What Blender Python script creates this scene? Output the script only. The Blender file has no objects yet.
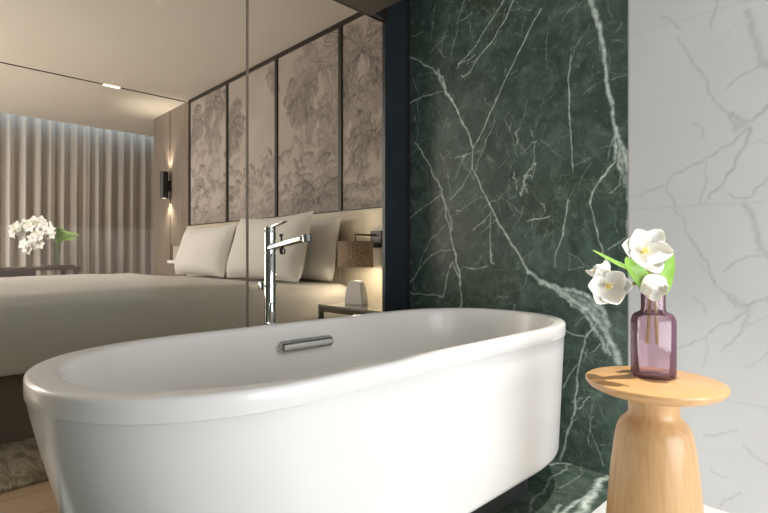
import bpy, bmesh, math, random
import numpy as np
from mathutils import Vector, Matrix

random.seed(7)
RNG = np.random.RandomState(11)
R = math.radians
scene = bpy.context.scene
COL = scene.collection

# ------------------------------------------------------------------ camera
F = 504.0                       # focal length in pixels (768 wide frame)
TH = R(45.7)
SN, CS = math.sin(TH), math.cos(TH)
HZ = 254.0                      # horizon row
CH = 0.852                      # camera height
cam_d = bpy.data.cameras.new('camera')
cam_d.sensor_width = 36.0
cam_d.lens = 36.0 * F / 768.0
cam_d.shift_y = -(256.5 - HZ) / 768.0
cam_d.clip_start = 0.02
cam = bpy.data.objects.new('camera', cam_d)
cam.location = (0, 0, CH)
cam.rotation_euler = (R(90), 0, TH)
COL.objects.link(cam)
scene.camera = cam

# ------------------------------------------------------------------ view, world
vs = scene.view_settings
vs.view_transform = 'Standard'
vs.look = 'None'
vs.exposure = 0.0
vs.gamma = 1.0
vs.use_curve_mapping = False
world = bpy.data.worlds.new('world')
scene.world = world
world.use_nodes = True
world.node_tree.nodes['Background'].inputs[0].default_value = (0.75, 0.85, 1.0, 1)
world.node_tree.nodes['Background'].inputs[1].default_value = 0.3


def area(name, loc, rot, sx, sy, power, color):
    l = bpy.data.lights.new(name, 'AREA')
    l.shape = 'RECTANGLE'
    l.size, l.size_y = sx, sy
    l.energy = power
    l.color = color
    o = bpy.data.objects.new(name, l)
    o.location = loc
    o.rotation_euler = rot
    COL.objects.link(o)
    return o


def aim(o, target):
    o.rotation_euler = (Vector(target) - o.location).to_track_quat('-Z', 'Y').to_euler()


def spot(name, loc, target, power, color, angle, blend=0.4, radius=0.02):
    l = bpy.data.lights.new(name, 'SPOT')
    l.energy = power
    l.color = color
    l.spot_size = R(angle)
    l.spot_blend = blend
    l.shadow_soft_size = radius
    o = bpy.data.objects.new(name, l)
    o.location = loc
    COL.objects.link(o)
    aim(o, target)
    return o


# daylight from the bathroom's window side (right of and behind the camera)
L = area('bath_window_light', (1.05, 1.05, 0.62), (0, 0, 0), 1.3, 0.9, 28, (0.93, 0.97, 1.0))
aim(L, (-1.1, 1.0, 0.55))
# bathroom ceiling light
area('bath_ceiling_light', (0.35, 0.85, 2.42), (0, 0, 0), 1.2, 1.2, 10, (1.0, 0.91, 0.82))
# recessed downlight above the side table
spot('bath_downlight', (-0.38, 1.22, 2.42), (-0.46, 1.36, 0.5), 190, (1.0, 0.93, 0.82), 40, 0.5, 0.010)
# unseen overhead panel added out of view for the bedroom's general light
area('bedroom_overhead_fill', (-6.2, -1.55, 2.58), (0, 0, 0), 1.5, 1.5, 135, (1.0, 0.97, 0.94))
# unseen fill panel added opposite the headboard, tilted up to brighten the bedroom
L = area('bedroom_fill_light', (-7.0, -2.35, 1.3), (0, 0, 0), 2.0, 1.4, 62, (1.0, 0.97, 0.94))
aim(L, (-5.0, 1.5, 2.2))
# unseen upward panel added beyond the bed's foot to lift the ceiling brightness
area('bedroom_upward_fill', (-5.6, -1.9, 0.5), (R(180), 0, 0), 2.2, 1.0, 64, (1.0, 0.97, 0.94))
# strip hidden in the curtain pocket
area('curtain_pocket_light', (-7.90, 0.3, 2.80), (0, 0, 0), 0.10, 5.4, 10, (0.60, 0.80, 1.0))


# ------------------------------------------------------------------ measuring helpers
def ratio(x):
    dx = x - 384.0
    return (dx * CS - F * SN) / (dx * SN + F * CS)     # X / Y along that column


def on_y(x, y, Y):
    X = ratio(x) * Y
    depth = -X * SN + Y * CS
    return X, CH + (HZ - y) / F * depth


def on_z(x, y, z):
    dx = x - 384.0
    d = (CH - z) * F / (y - HZ)
    return d / F * (dx * CS - F * SN), d / F * (dx * SN + F * CS)


# ------------------------------------------------------------------ scene helpers
def tag(o, label=None, cat=None, group=None, kind=None):
    if label: o['label'] = label
    if cat: o['category'] = cat
    if group: o['group'] = group
    if kind: o['kind'] = kind
    return o


def thing(name, label, cat, loc=(0, 0, 0), rz=0, group=None):
    o = bpy.data.objects.new(name, None)
    o.location = loc
    o.rotation_euler = (0, 0, rz)
    COL.objects.link(o)
    return tag(o, label, cat, group)


def link_mesh(name, me, mat, parent=None, smooth=True, loc=None, rot=None):
    if mat: me.materials.append(mat)
    o = bpy.data.objects.new(name, me)
    COL.objects.link(o)
    if parent: o.parent = parent
    if loc is not None: o.location = loc
    if rot is not None: o.rotation_euler = rot
    if smooth:
        me.polygons.foreach_set('use_smooth', [True] * len(me.polygons))
        me.set_sharp_from_angle(angle=R(38))
    return o


def obj(name, bm, mat, parent=None, smooth=True, loc=None, rot=None):
    bmesh.ops.recalc_face_normals(bm, faces=bm.faces[:])
    me = bpy.data.meshes.new(name)
    bm.to_mesh(me)
    bm.free()
    return link_mesh(name, me, mat, parent, smooth, loc, rot)


def struct(name, bm, mat, **k):
    o = obj(name, bm, mat, **k)
    o['kind'] = 'structure'
    return o


def box(bm, x0, x1, y0, y1, z0, z1, bev=0.0, seg=2):
    r = bmesh.ops.create_cube(bm, size=1.0)
    vs_ = r['verts']
    for v in vs_:
        v.co = Vector((x0 + (v.co.x + .5) * (x1 - x0), y0 + (v.co.y + .5) * (y1 - y0), z0 + (v.co.z + .5) * (z1 - z0)))
    if bev:
        es = list({e for v in vs_ for e in v.link_edges})
        bmesh.ops.bevel(bm, geom=es, offset=bev, segments=seg, affect='EDGES', profile=0.6)
    return bm


def bx(x0, x1, y0, y1, z0, z1, bev=0.0, seg=2):
    return box(bmesh.new(), x0, x1, y0, y1, z0, z1, bev, seg)


def lathe(bm, prof, n=48, c=(0, 0), sq=2.0, cap0=True, cap1=True, sy=1.0):
    """prof: (radius, z); sq: superellipse power of the plan"""
    rings = []
    for r, z in prof:
        ring = []
        for i in range(n):
            t = 2 * math.pi * i / n
            ct, st = math.cos(t), math.sin(t)
            x = math.copysign(abs(ct) ** (2 / sq), ct) * r
            y = math.copysign(abs(st) ** (2 / sq), st) * r * sy
            ring.append(bm.verts.new((c[0] + x, c[1] + y, z)))
        rings.append(ring)
    for a, b in zip(rings, rings[1:]):
        for i in range(n):
            bm.faces.new((a[i], a[(i + 1) % n], b[(i + 1) % n], b[i]))
    if cap0: bm.faces.new(rings[0][::-1])
    if cap1: bm.faces.new(rings[-1])
    return bm


def tube(bm, pts, rad, n=12, flat=1.0):
    """swept round bar through pts; rad a number or list"""
    pts = [Vector(p) for p in pts]
    rads = rad if isinstance(rad, (list, tuple)) else [rad] * len(pts)
    rings = []
    up = None
    for i, p in enumerate(pts):
        d = (pts[min(i + 1, len(pts) - 1)] - pts[max(i - 1, 0)]).normalized()
        if up is None:
            up = Vector((0, 0, 1)) if abs(d.z) < 0.9 else Vector((1, 0, 0))
        s = d.cross(up).normalized()
        up = s.cross(d).normalized()
        rings.append([bm.verts.new(p + (s * math.cos(2 * math.pi * k / n) + up * flat * math.sin(2 * math.pi * k / n)) * rads[i]) for k in range(n)])
    for a, b in zip(rings, rings[1:]):
        for k in range(n):
            bm.faces.new((a[k], a[(k + 1) % n], b[(k + 1) % n], b[k]))
    bm.faces.new(rings[0][::-1])
    bm.faces.new(rings[-1])
    return bm


def smooth_line(pts, sub=6):
    pts = [Vector(p) for p in pts]
    out = []
    for i in range(len(pts) - 1):
        p0 = pts[max(i - 1, 0)]; p1 = pts[i]; p2 = pts[i + 1]; p3 = pts[min(i + 2, len(pts) - 1)]
        for k in range(sub):
            t = k / sub
            out.append(0.5 * ((2 * p1) + (-p0 + p2) * t + (2 * p0 - 5 * p1 + 4 * p2 - p3) * t * t + (-p0 + 3 * p1 - 3 * p2 + p3) * t ** 3))
    out.append(pts[-1])
    return out


# ------------------------------------------------------------------ materials
def mat_base(name, color=(0.8, 0.8, 0.8), rough=0.5, metal=0.0, spec=0.5, coat=0.0):
    m = bpy.data.materials.new(name)
    m.use_nodes = True
    b = m.node_tree.nodes['Principled BSDF']
    b.inputs['Base Color'].default_value = (*color, 1)
    b.inputs['Roughness'].default_value = rough
    b.inputs['Metallic'].default_value = metal
    b.inputs['Specular IOR Level'].default_value = spec
    b.inputs['Coat Weight'].default_value = coat
    b.inputs['Coat Roughness'].default_value = 0.05
    return m


def nn(m, t, **k):
    n = m.node_tree.nodes.new(t)
    for a, v in k.items():
        setattr(n, a, v)
    return n


def lk(m, a, b):
    m.node_tree.links.new(a, b)


def noise(m, scale, detail=4, rough=0.55, vec=None, dist=0.0):
    n = nn(m, 'ShaderNodeTexNoise')
    n.inputs['Scale'].default_value = scale
    n.inputs['Detail'].default_value = detail
    n.inputs['Roughness'].default_value = rough
    n.inputs['Distortion'].default_value = dist
    if vec is not None: lk(m, vec, n.inputs['Vector'])
    return n


def ramp(m, fac, stops):
    r = nn(m, 'ShaderNodeValToRGB')
    cr = r.color_ramp
    while len(cr.elements) < len(stops): cr.elements.new(0.5)
    for e, (p, c) in zip(cr.elements, stops):
        e.position = p
        e.color = (*c, 1) if len(c) == 3 else c
    lk(m, fac, r.inputs[0])
    return r


def objvec(m, scale=(1, 1, 1), rot=(0, 0, 0)):
    tc = nn(m, 'ShaderNodeTexCoord')
    mp = nn(m, 'ShaderNodeMapping')
    mp.inputs['Scale'].default_value = scale
    mp.inputs['Rotation'].default_value = rot
    lk(m, tc.outputs['Object'], mp.inputs['Vector'])
    return mp.outputs[0]


def math_n(m, op, a, b=None, clamp=False):
    n = nn(m, 'ShaderNodeMath', operation=op)
    n.use_clamp = clamp
    for i, v in enumerate((a, b)):
        if v is None: continue
        if isinstance(v, (int, float)): n.inputs[i].default_value = v
        else: lk(m, v, n.inputs[i])
    return n.outputs[0]


def mix(m, fac, a, b):
    n = nn(m, 'ShaderNodeMix', data_type='RGBA')
    for s, v in ((n.inputs[0], fac), (n.inputs[6], a), (n.inputs[7], b)):
        if isinstance(v, (int, float)): s.default_value = v
        elif isinstance(v, tuple): s.default_value = (*v, 1)
        else: lk(m, v, s)
    return n.outputs[2]


def bump(m, h, strength=0.3, dist=0.01):
    b = nn(m, 'ShaderNodeBump')
    b.inputs['Strength'].default_value = strength
    b.inputs['Distance'].default_value = dist
    lk(m, h, b.inputs['Height'])
    lk(m, b.outputs[0], m.node_tree.nodes['Principled BSDF'].inputs['Normal'])


def setcol(m, sock):
    lk(m, sock, m.node_tree.nodes['Principled BSDF'].inputs['Base Color'])


def mottled(name, c1, c2, scale, rough=0.5, detail=4, bmp=0.0, stretch=(1, 1, 1), **k):
    m = mat_base(name, c1, rough, **k)
    v = objvec(m, stretch)
    n = noise(m, scale, detail, vec=v)
    setcol(m, ramp(m, n.outputs[0], [(0.3, c1), (0.7, c2)]).outputs[0])
    if bmp: bump(m, n.outputs[0], bmp, 0.004)
    return m


def make_green():
    m = mat_base('green_marble', rough=0.22, spec=0.32)
    v = objvec(m)
    big = noise(m, 2.2, 5, 0.6, v, 0.6)
    fine = noise(m, 26, 7, 0.68, v, 0.5)
    mid = noise(m, 8, 6, 0.62, v, 1.2)
    base = ramp(m, mid.outputs[0], [(0.28, (0.032, 0.054, 0.045)), (0.5, (0.062, 0.095, 0.079)), (0.72, (0.110, 0.155, 0.132))])
    warm = ramp(m, big.outputs[0], [(0.48, (0.0, 0.0, 0.0)), (0.68, (1, 1, 1))])
    c = mix(m, math_n(m, 'MULTIPLY', warm.outputs[0], 0.55), base.outputs[0], (0.066, 0.078, 0.050))
    f2 = ramp(m, fine.outputs[0], [(0.52, (0, 0, 0)), (0.75, (1, 1, 1))])
    c = mix(m, math_n(m, 'MULTIPLY', f2.outputs[0], 0.55), c, (0.19, 0.27, 0.22))
    # hairline cracks
    vo = nn(m, 'ShaderNodeTexVoronoi', feature='DISTANCE_TO_EDGE')
    vo.inputs['Scale'].default_value = 7.5
    wv = nn(m, 'ShaderNodeVectorMath', operation='ADD')
    sc = nn(m, 'ShaderNodeVectorMath', operation='SCALE')
    sc.inputs['Scale'].default_value = 0.22
    lk(m, noise(m, 4.5, 5, 0.6, v).outputs[1], sc.inputs[0])
    lk(m, v, wv.inputs[0]); lk(m, sc.outputs[0], wv.inputs[1]); lk(m, wv.outputs[0], vo.inputs['Vector'])
    cr = ramp(m, vo.outputs['Distance'], [(0.0, (1, 1, 1)), (0.022, (0, 0, 0))])
    gate = ramp(m, big.outputs[0], [(0.40, (0, 0, 0)), (0.60, (1, 1, 1))])
    crk = math_n(m, 'MULTIPLY', cr.outputs[0], gate.outputs[0])
    c = mix(m, math_n(m, 'MULTIPLY', crk, 0.28), c, (0.25, 0.34, 0.28))
    at = nn(m, 'ShaderNodeAttribute', attribute_name='vein')
    n3 = noise(m, 48, 8, 0.75, v)
    # vein mask broken by noise
    k = math_n(m, 'SUBTRACT', n3.outputs[0], 0.5)
    k = math_n(m, 'MULTIPLY', k, 2.8)
    k = math_n(m, 'ADD', k, 1.0)
    k = math_n(m, 'MULTIPLY', k, at.outputs['Fac'])
    k = math_n(m, 'SUBTRACT', k, 0.09)
    k = math_n(m, 'MULTIPLY', k, 1.25, clamp=True)
    vc = ramp(m, fine.outputs[0], [(0.35, (0.36, 0.45, 0.40)), (0.62, (0.68, 0.76, 0.72))])
    c = mix(m, k, c, vc.outputs[0])
    setcol(m, c)
    return m


def make_white_marble():
    m = mat_base('white_marble_tile', rough=0.22, spec=0.4)
    v = objvec(m)
    big = noise(m, 1.6, 4, 0.5, v, 0.3)
    base = ramp(m, big.outputs[0], [(0.3, (0.545, 0.555, 0.56)), (0.7, (0.60, 0.615, 0.625))])
    at = nn(m, 'ShaderNodeAttribute', attribute_name='vein')
    n3 = noise(m, 40, 5, 0.65, v)
    k = math_n(m, 'SUBTRACT', n3.outputs[0], 0.5)
    k = math_n(m, 'MULTIPLY', k, 1.8)
    k = math_n(m, 'ADD', k, 0.8)
    k = math_n(m, 'MULTIPLY', k, at.outputs['Fac'], clamp=True)
    setcol(m, mix(m, k, base.outputs[0], (0.24, 0.24, 0.25)))
    return m


def make_palm():
    m = mat_base('palm_wallpaper', rough=0.75, spec=0.2)
    v = objvec(m)
    at = nn(m, 'ShaderNodeAttribute', attribute_name='vein')
    n1 = noise(m, 22, 6, 0.7, v)
    n2 = noise(m, 3.5, 4, 0.6, v)
    base = ramp(m, n2.outputs[0], [(0.3, (0.43, 0.375, 0.34)), (0.7, (0.51, 0.45, 0.41))])
    k = math_n(m, 'SUBTRACT', n1.outputs[0], 0.5)
    k = math_n(m, 'MULTIPLY', k, 2.2)
    k = math_n(m, 'ADD', k, 1.0)
    k = math_n(m, 'MULTIPLY', k, at.outputs['Fac'], clamp=True)
    setcol(m, mix(m, k, base.outputs[0], (0.10, 0.088, 0.086)))
    return m


def make_wood(name, c1, c2, c3, ax=(14, 14, 1.2), rough=0.35):
    m = mat_base(name, rough=rough)
    v = objvec(m, ax)
    n = noise(m, 3.0, 6, 0.6, v, 0.8)
    n2 = noise(m, 16.0, 4, 0.6, v)
    r = ramp(m, n.outputs[0], [(0.3, c1), (0.5, c2), (0.72, c3)])
    setcol(m, mix(m, math_n(m, 'MULTIPLY', n2.outputs[0], 0.22), r.outputs[0], c1))
    bump(m, n2.outputs[0], 0.06, 0.001)
    return m


def make_glass(name):
    m = bpy.data.materials.new(name)
    m.use_nodes = True
    nt = m.node_tree
    nt.nodes.remove(nt.nodes['Principled BSDF'])
    out = nt.nodes['Material Output']
    tr = nn(m, 'ShaderNodeBsdfTransparent')
    tr.inputs[0].default_value = (0.91, 0.925, 0.915, 1)
    gl = nn(m, 'ShaderNodeBsdfGlossy')
    gl.inputs['Roughness'].default_value = 0.0
    fr = nn(m, 'ShaderNodeFresnel')
    fr.inputs[0].default_value = 1.12
    ms = nn(m, 'ShaderNodeMixShader')
    lk(m, fr.outputs[0], ms.inputs[0])
    lk(m, tr.outputs[0], ms.inputs[1])
    lk(m, gl.outputs[0], ms.inputs[2])
    lk(m, ms.outputs[0], out.inputs[0])
    return m


def make_purple():
    m = mat_base('purple_glass', (0.62, 0.36, 0.46), 0.02)
    nt = m.node_tree
    b = nt.nodes['Principled BSDF']
    out = nt.nodes['Material Output']
    tr = nn(m, 'ShaderNodeBsdfTransparent')
    fr = nn(m, 'ShaderNodeLayerWeight')
    fr.inputs[0].default_value = 0.35
    cr = ramp(m, fr.outputs['Facing'], [(0.0, (0.97, 0.91, 0.94)), (0.6, (0.94, 0.85, 0.895)), (1.0, (0.82, 0.69, 0.76))])
    lk(m, cr.outputs[0], tr.inputs[0])
    gl = nn(m, 'ShaderNodeBsdfGlossy')
    gl.inputs['Roughness'].default_value = 0.03
    f2 = nn(m, 'ShaderNodeFresnel')
    f2.inputs[0].default_value = 1.4
    ms = nn(m, 'ShaderNodeMixShader')
    lk(m, f2.outputs[0], ms.inputs[0]); lk(m, tr.outputs[0], ms.inputs[1]); lk(m, gl.outputs[0], ms.inputs[2])
    df = nn(m, 'ShaderNodeBsdfDiffuse')
    df.inputs[0].default_value = (0.62, 0.34, 0.45, 1)
    ms2 = nn(m, 'ShaderNodeMixShader')
    ms2.inputs[0].default_value = 0.10
    lk(m, ms.outputs[0], ms2.inputs[1]); lk(m, df.outputs[0], ms2.inputs[2])
    lk(m, ms2.outputs[0], out.inputs[0])
    nt.nodes.remove(b)
    return m


def emis(name, color, s):
    m = mat_base(name, color, 0.5)
    b = m.node_tree.nodes['Principled BSDF']
    b.inputs['Emission Color'].default_value = (*color, 1)
    b.inputs['Emission Strength'].default_value = s
    return m


def make_fabric(name, c1, c2, sc=350, rough=0.85):
    m = mat_base(name, c1, rough, spec=0.2)
    b = m.node_tree.nodes['Principled BSDF']
    b.inputs['Sheen Weight'].default_value = 0.15
    v = objvec(m)
    n = noise(m, sc, 2, 0.5, v)
    setcol(m, ramp(m, n.outputs[0], [(0.3, c1), (0.7, c2)]).outputs[0])
    bump(m, n.outputs[0], 0.15, 0.0008)
    return m


def make_rug():
    m = mat_base('rug_pile', rough=0.95, spec=0.1)
    v = objvec(m, (1.0, 3.2, 1))
    n = noise(m, 5.5, 7, 0.72, v, 0.8)
    n2 = noise(m, 60, 4, 0.6, objvec(m))
    r = ramp(m, n.outputs[0], [(0.30, (0.10, 0.08, 0.06)), (0.47, (0.27, 0.215, 0.145)), (0.56, (0.50, 0.43, 0.33)), (0.70, (0.17, 0.14, 0.10))])
    setcol(m, mix(m, math_n(m, 'MULTIPLY', n2.outputs[0], 0.35), r.outputs[0], (0.30, 0.27, 0.22)))
    bump(m, n2.outputs[0], 0.6, 0.006)
    return m


def make_planks():
    m = mat_base('oak_planks', rough=0.4)
    br = nn(m, 'ShaderNodeTexBrick')
    br.offset = 0.37
    br.inputs['Scale'].default_value = 1.0
    br.inputs['Brick Width'].default_value = 1.6
    br.inputs['Row Height'].default_value = 0.18
    br.inputs['Mortar Size'].default_value = 0.0015
    br.inputs['Color1'].default_value = (0.55, 0.39, 0.26, 1)
    br.inputs['Color2'].default_value = (0.62, 0.45, 0.31, 1)
    br.inputs['Mortar'].default_value = (0.14, 0.09, 0.06, 1)
    lk(m, objvec(m, (1, 1, 1), (0, 0, R(90))), br.inputs['Vector'])
    n = noise(m, 4, 5, 0.6, objvec(m, (9, 1, 1)), 0.6)
    setcol(m, mix(m, math_n(m, 'MULTIPLY', n.outputs[0], 0.35), br.outputs[0], (0.34, 0.22, 0.14)))
    return m


M = {}
M['green'] = make_green()
M['wmarble'] = make_white_marble()
M['palm'] = make_palm()
M['glass'] = make_glass('clear_glass')
M['purple'] = make_purple()
M['tub'] = mottled('white_acrylic', (0.80, 0.79, 0.775), (0.82, 0.81, 0.795), 3, rough=0.24, spec=0.45, coat=0.15)
M['chrome'] = mottled('chrome', (0.62, 0.64, 0.64), (0.66, 0.68, 0.68), 8, rough=0.06, metal=1.0)
M['chrome_dark'] = mottled('dark_chrome', (0.09, 0.075, 0.065), (0.13, 0.11, 0.10), 30, rough=0.25, metal=0.8)
M['jamb'] = mottled('dark_lacquered_metal', (0.020, 0.026, 0.034), (0.026, 0.033, 0.042), 4, rough=0.10, spec=0.7)
M['black'] = mottled('black_metal', (0.012, 0.012, 0.012), (0.02, 0.02, 0.02), 30, rough=0.35)
M['bulk'] = mottled('dark_taupe_paint', (0.085, 0.068, 0.050), (0.10, 0.08, 0.06), 5, rough=0.45)
M['ceil'] = mottled('ceiling_paint', (0.74, 0.70, 0.645), (0.77, 0.73, 0.675), 1.5, rough=0.8)
M['bceil'] = mottled('bath_ceiling_paint', (0.78, 0.77, 0.75), (0.8, 0.79, 0.77), 2, rough=0.7)
M['wall'] = mottled('wall_paint', (0.50, 0.44, 0.37), (0.54, 0.47, 0.40), 3, rough=0.7)
M['bwall'] = mottled('bath_wall_plaster', (0.62, 0.62, 0.61), (0.66, 0.66, 0.65), 3, rough=0.5)
M['gwall'] = mottled('grey_green_plaster', (0.13, 0.17, 0.145), (0.16, 0.20, 0.175), 3, rough=0.5)
M['wfloor'] = mottled('white_floor_tile', (0.70, 0.70, 0.70), (0.76, 0.76, 0.765), 2.5, rough=0.2)
M['veneer'] = make_wood('taupe_veneer', (0.205, 0.165, 0.135), (0.25, 0.205, 0.17), (0.29, 0.24, 0.20), (10, 10, 0.6), 0.45)
M['dframe'] = mottled('dark_bronze_trim', (0.030, 0.026, 0.020), (0.045, 0.038, 0.030), 20, rough=0.4, metal=0.3)
M['leather'] = mottled('cream_leather', (0.55, 0.485, 0.375), (0.60, 0.53, 0.42), 90, rough=0.45, bmp=0.2)
M['linen'] = make_fabric('white_linen', (0.60, 0.56, 0.50), (0.66, 0.615, 0.555))
M['pillow'] = make_fabric('pillow_cotton', (0.72, 0.69, 0.645), (0.76, 0.73, 0.685))
M['valance'] = make_fabric('bed_base_fabric', (0.20, 0.15, 0.115), (0.25, 0.19, 0.145), 200)
M['curtain'] = make_fabric('curtain_fabric', (0.43, 0.385, 0.34), (0.51, 0.46, 0.41), 220)
M['shade'] = None
M['oak'] = make_wood('light_oak', (0.54, 0.31, 0.135), (0.63, 0.385, 0.18), (0.69, 0.44, 0.225), (16, 16, 1.0), 0.32)
M['oaktop'] = make_wood('light_oak_top', (0.57, 0.315, 0.13), (0.65, 0.385, 0.175), (0.70, 0.43, 0.21), (3, 14, 3), 0.28)
M['dwood'] = make_wood('dark_walnut', (0.07, 0.042, 0.03), (0.11, 0.07, 0.05), (0.15, 0.10, 0.07), (1, 12, 12), 0.3)
M['nstop'] = mottled('grey_stone_top', (0.26, 0.24, 0.21), (0.32, 0.295, 0.26), 12, rough=0.15)
M['petal'] = mottled('white_petal', (0.86, 0.84, 0.78), (0.90, 0.885, 0.84), 40, rough=0.5, bmp=0.15, stretch=(1, 1, 1))
M['petal'].node_tree.nodes['Principled BSDF'].inputs['Subsurface Weight'].default_value = 0.25
M['petal'].node_tree.nodes['Principled BSDF'].inputs['Subsurface Radius'].default_value = (0.01, 0.009, 0.006)
M['yellow'] = mottled('yellow_stamen', (0.80, 0.58, 0.12), (0.88, 0.72, 0.25), 60, rough=0.6)
M['leaf'] = mottled('fresh_leaf', (0.16, 0.33, 0.045), (0.27, 0.47, 0.09), 25, rough=0.4)
M['dleaf'] = mottled('orchid_leaf', (0.17, 0.30, 0.05), (0.28, 0.44, 0.09), 20, rough=0.4)
M['stem'] = mottled('olive_stem', (0.42, 0.40, 0.10), (0.55, 0.50, 0.18), 40, rough=0.5)
M['nsframe'] = mottled('grey_bronze_metal', (0.12, 0.105, 0.085), (0.15, 0.13, 0.105), 20, rough=0.35, metal=0.3)
M['white'] = mottled('white_plastic', (0.88, 0.87, 0.86), (0.90, 0.89, 0.88), 9, rough=0.3)
M['grey'] = mottled('grey_plastic', (0.35, 0.34, 0.33), (0.38, 0.37, 0.36), 9, rough=0.4)
M['lampglow'] = emis('lamp_glow', (1.0, 0.83, 0.60), 12)
M['trackglow'] = emis('track_lamp_glow', (1.0, 0.90, 0.76), 2.6)
M['rug'] = make_rug()
M['planks'] = make_planks()
M['base'] = mottled('grey_tub_base', (0.04, 0.04, 0.04), (0.055, 0.055, 0.055), 12, rough=0.5)
M['silicone'] = mottled('joint_silicone', (0.20, 0.17, 0.14), (0.24, 0.20, 0.17), 40, rough=0.9, spec=0.05)

ms_ = mat_base('woven_lamp_shade', rough=0.9)
vv = objvec(ms_)
w1 = noise(ms_, 60, 5, 0.7, vv)
r_ = ramp(ms_, w1.outputs[0], [(0.35, (0.20, 0.155, 0.115)), (0.6, (0.38, 0.30, 0.23)), (0.75, (0.55, 0.46, 0.36))])
setcol(ms_, r_.outputs[0])
tl_ = nn(ms_, 'ShaderNodeBsdfTranslucent'); lk(ms_, r_.outputs[0], tl_.inputs[0])
mx_ = nn(ms_, 'ShaderNodeMixShader'); mx_.inputs[0].default_value = 0.25
lk(ms_, ms_.node_tree.nodes['Principled BSDF'].outputs[0], mx_.inputs[1]); lk(ms_, tl_.outputs[0], mx_.inputs[2])
lk(ms_, mx_.outputs[0], ms_.node_tree.nodes['Material Output'].inputs[0])
M['shade'] = ms_


# ------------------------------------------------------------------ painted fields on surface grids
class Field:
    """mask on a regular grid; a, b are the surface's two world coordinates"""
    def __init__(self, a0, a1, b0, b1, step):
        self.a0, self.b0 = a0, b0
        self.na = int(round((a1 - a0) / step)) + 1
        self.nb = int(round((b1 - b0) / step)) + 1
        self.sa = (a1 - a0) / (self.na - 1)
        self.sb = (b1 - b0) / (self.nb - 1)
        self.A = a0 + np.arange(self.na) * self.sa
        self.B = b0 + np.arange(self.nb) * self.sb
        self.v = np.zeros((self.nb, self.na))

    def seg(self, p, q, w0, w1, s):
        wm = max(w0, w1) * 2.6
        i0 = max(int((min(p[0], q[0]) - wm - self.a0) / self.sa), 0)
        i1 = min(int((max(p[0], q[0]) + wm - self.a0) / self.sa) + 2, self.na)
        j0 = max(int((min(p[1], q[1]) - wm - self.b0) / self.sb), 0)
        j1 = min(int((max(p[1], q[1]) + wm - self.b0) / self.sb) + 2, self.nb)
        if i0 >= i1 or j0 >= j1: return
        X, Z = np.meshgrid(self.A[i0:i1], self.B[j0:j1])
        dx, dz = q[0] - p[0], q[1] - p[1]
        l2 = dx * dx + dz * dz + 1e-12
        t = np.clip(((X - p[0]) * dx + (Z - p[1]) * dz) / l2, 0, 1)
        d = np.hypot(X - p[0] - t * dx, Z - p[1] - t * dz)
        w = w0 + (w1 - w0) * t
        m = s * np.exp(-(d / w) ** 2)
        self.v[j0:j1, i0:i1] = np.maximum(self.v[j0:j1, i0:i1], m)

    def line(self, pts, w, s, jag=0.12, lev=3):
        """jagged polyline; w a number or (start, end)"""
        pts = [np.array(p, float) for p in pts]
        for _ in range(lev):
            out = [pts[0]]
            for a, b in zip(pts, pts[1:]):
                d = b - a
                m = (a + b) / 2 + np.array((-d[1], d[0])) * RNG.uniform(-jag, jag)
                out += [m, b]
            pts = out
        w0, w1 = w if isinstance(w, tuple) else (w, w)
        n = len(pts) - 1
        for i in range(n):
            k = 0.75 + 0.5 * RNG.rand()
            self.seg(pts[i], pts[i + 1], (w0 + (w1 - w0) * i / n) * k, (w0 + (w1 - w0) * (i + 1) / n) * k, s * (0.8 + 0.2 * RNG.rand()))

    def mesh(self, name, place, back, mat):
        """place(a, b) -> front point; back(a, b) -> back point of the slab"""
        AA, BB = np.meshgrid(self.A, self.B)
        co = np.stack(place(AA.ravel(), BB.ravel()), axis=1)
        ca = np.array([self.A[0], self.A[-1], self.A[-1], self.A[0]])
        cb = np.array([self.B[0], self.B[0], self.B[-1], self.B[-1]])
        co2 = np.stack(back(ca, cb), axis=1)
        n = len(co)
        co = np.concatenate([co, co2])
        idx = np.arange(n).reshape(self.nb, self.na)
        q = np.stack([idx[:-1, :-1], idx[:-1, 1:], idx[1:, 1:], idx[1:, :-1]], axis=-1).reshape(-1, 4)
        faces = q.tolist()
        faces.append([n + 3, n + 2, n + 1, n])
        faces.append(list(idx[0, ::-1]) + [n, n + 1])
        faces.append(list(idx[-1, :]) + [n + 2, n + 3])
        faces.append(list(idx[::-1, -1])[::1] + [n + 1, n + 2])
        faces.append(list(idx[:, 0]) + [n + 3, n])
        me = bpy.data.meshes.new(name)
        me.from_pydata(co.tolist(), [], faces)
        at = me.attributes.new('vein', 'FLOAT', 'POINT')
        at.data.foreach_set('value', np.concatenate([self.v.ravel(), np.zeros(4)]))
        bm = bmesh.new(); bm.from_mesh(me)
        bmesh.ops.recalc_face_normals(bm, faces=bm.faces[:])
        bm.to_mesh(me); bm.free()
        return link_mesh(name, me, mat, smooth=False)


# ------------------------------------------------------------------ the room: dimensions
GX = -1.838        # plane of the glass
WY = 1.973         # plane of the marble wall
EX = -0.713        # where green marble gives way to white
HY = 2.45          # plane of the bedroom's headboard wall panels
BC = 2.62          # bedroom ceiling
AC = 2.46          # bathroom ceiling

# ---- green marble wall
g = Field(GX, EX, 0.0, AC, 0.0034)


def gw(pts, wpx, s=0.9, jag=0.07, lev=3):
    P = [on_y(x, y, WY) for x, y in pts]
    k = 0.0031
    w = tuple(a * k for a in wpx) if isinstance(wpx, tuple) else wpx * k
    g.line(P, w, s, jag, lev)


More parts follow.
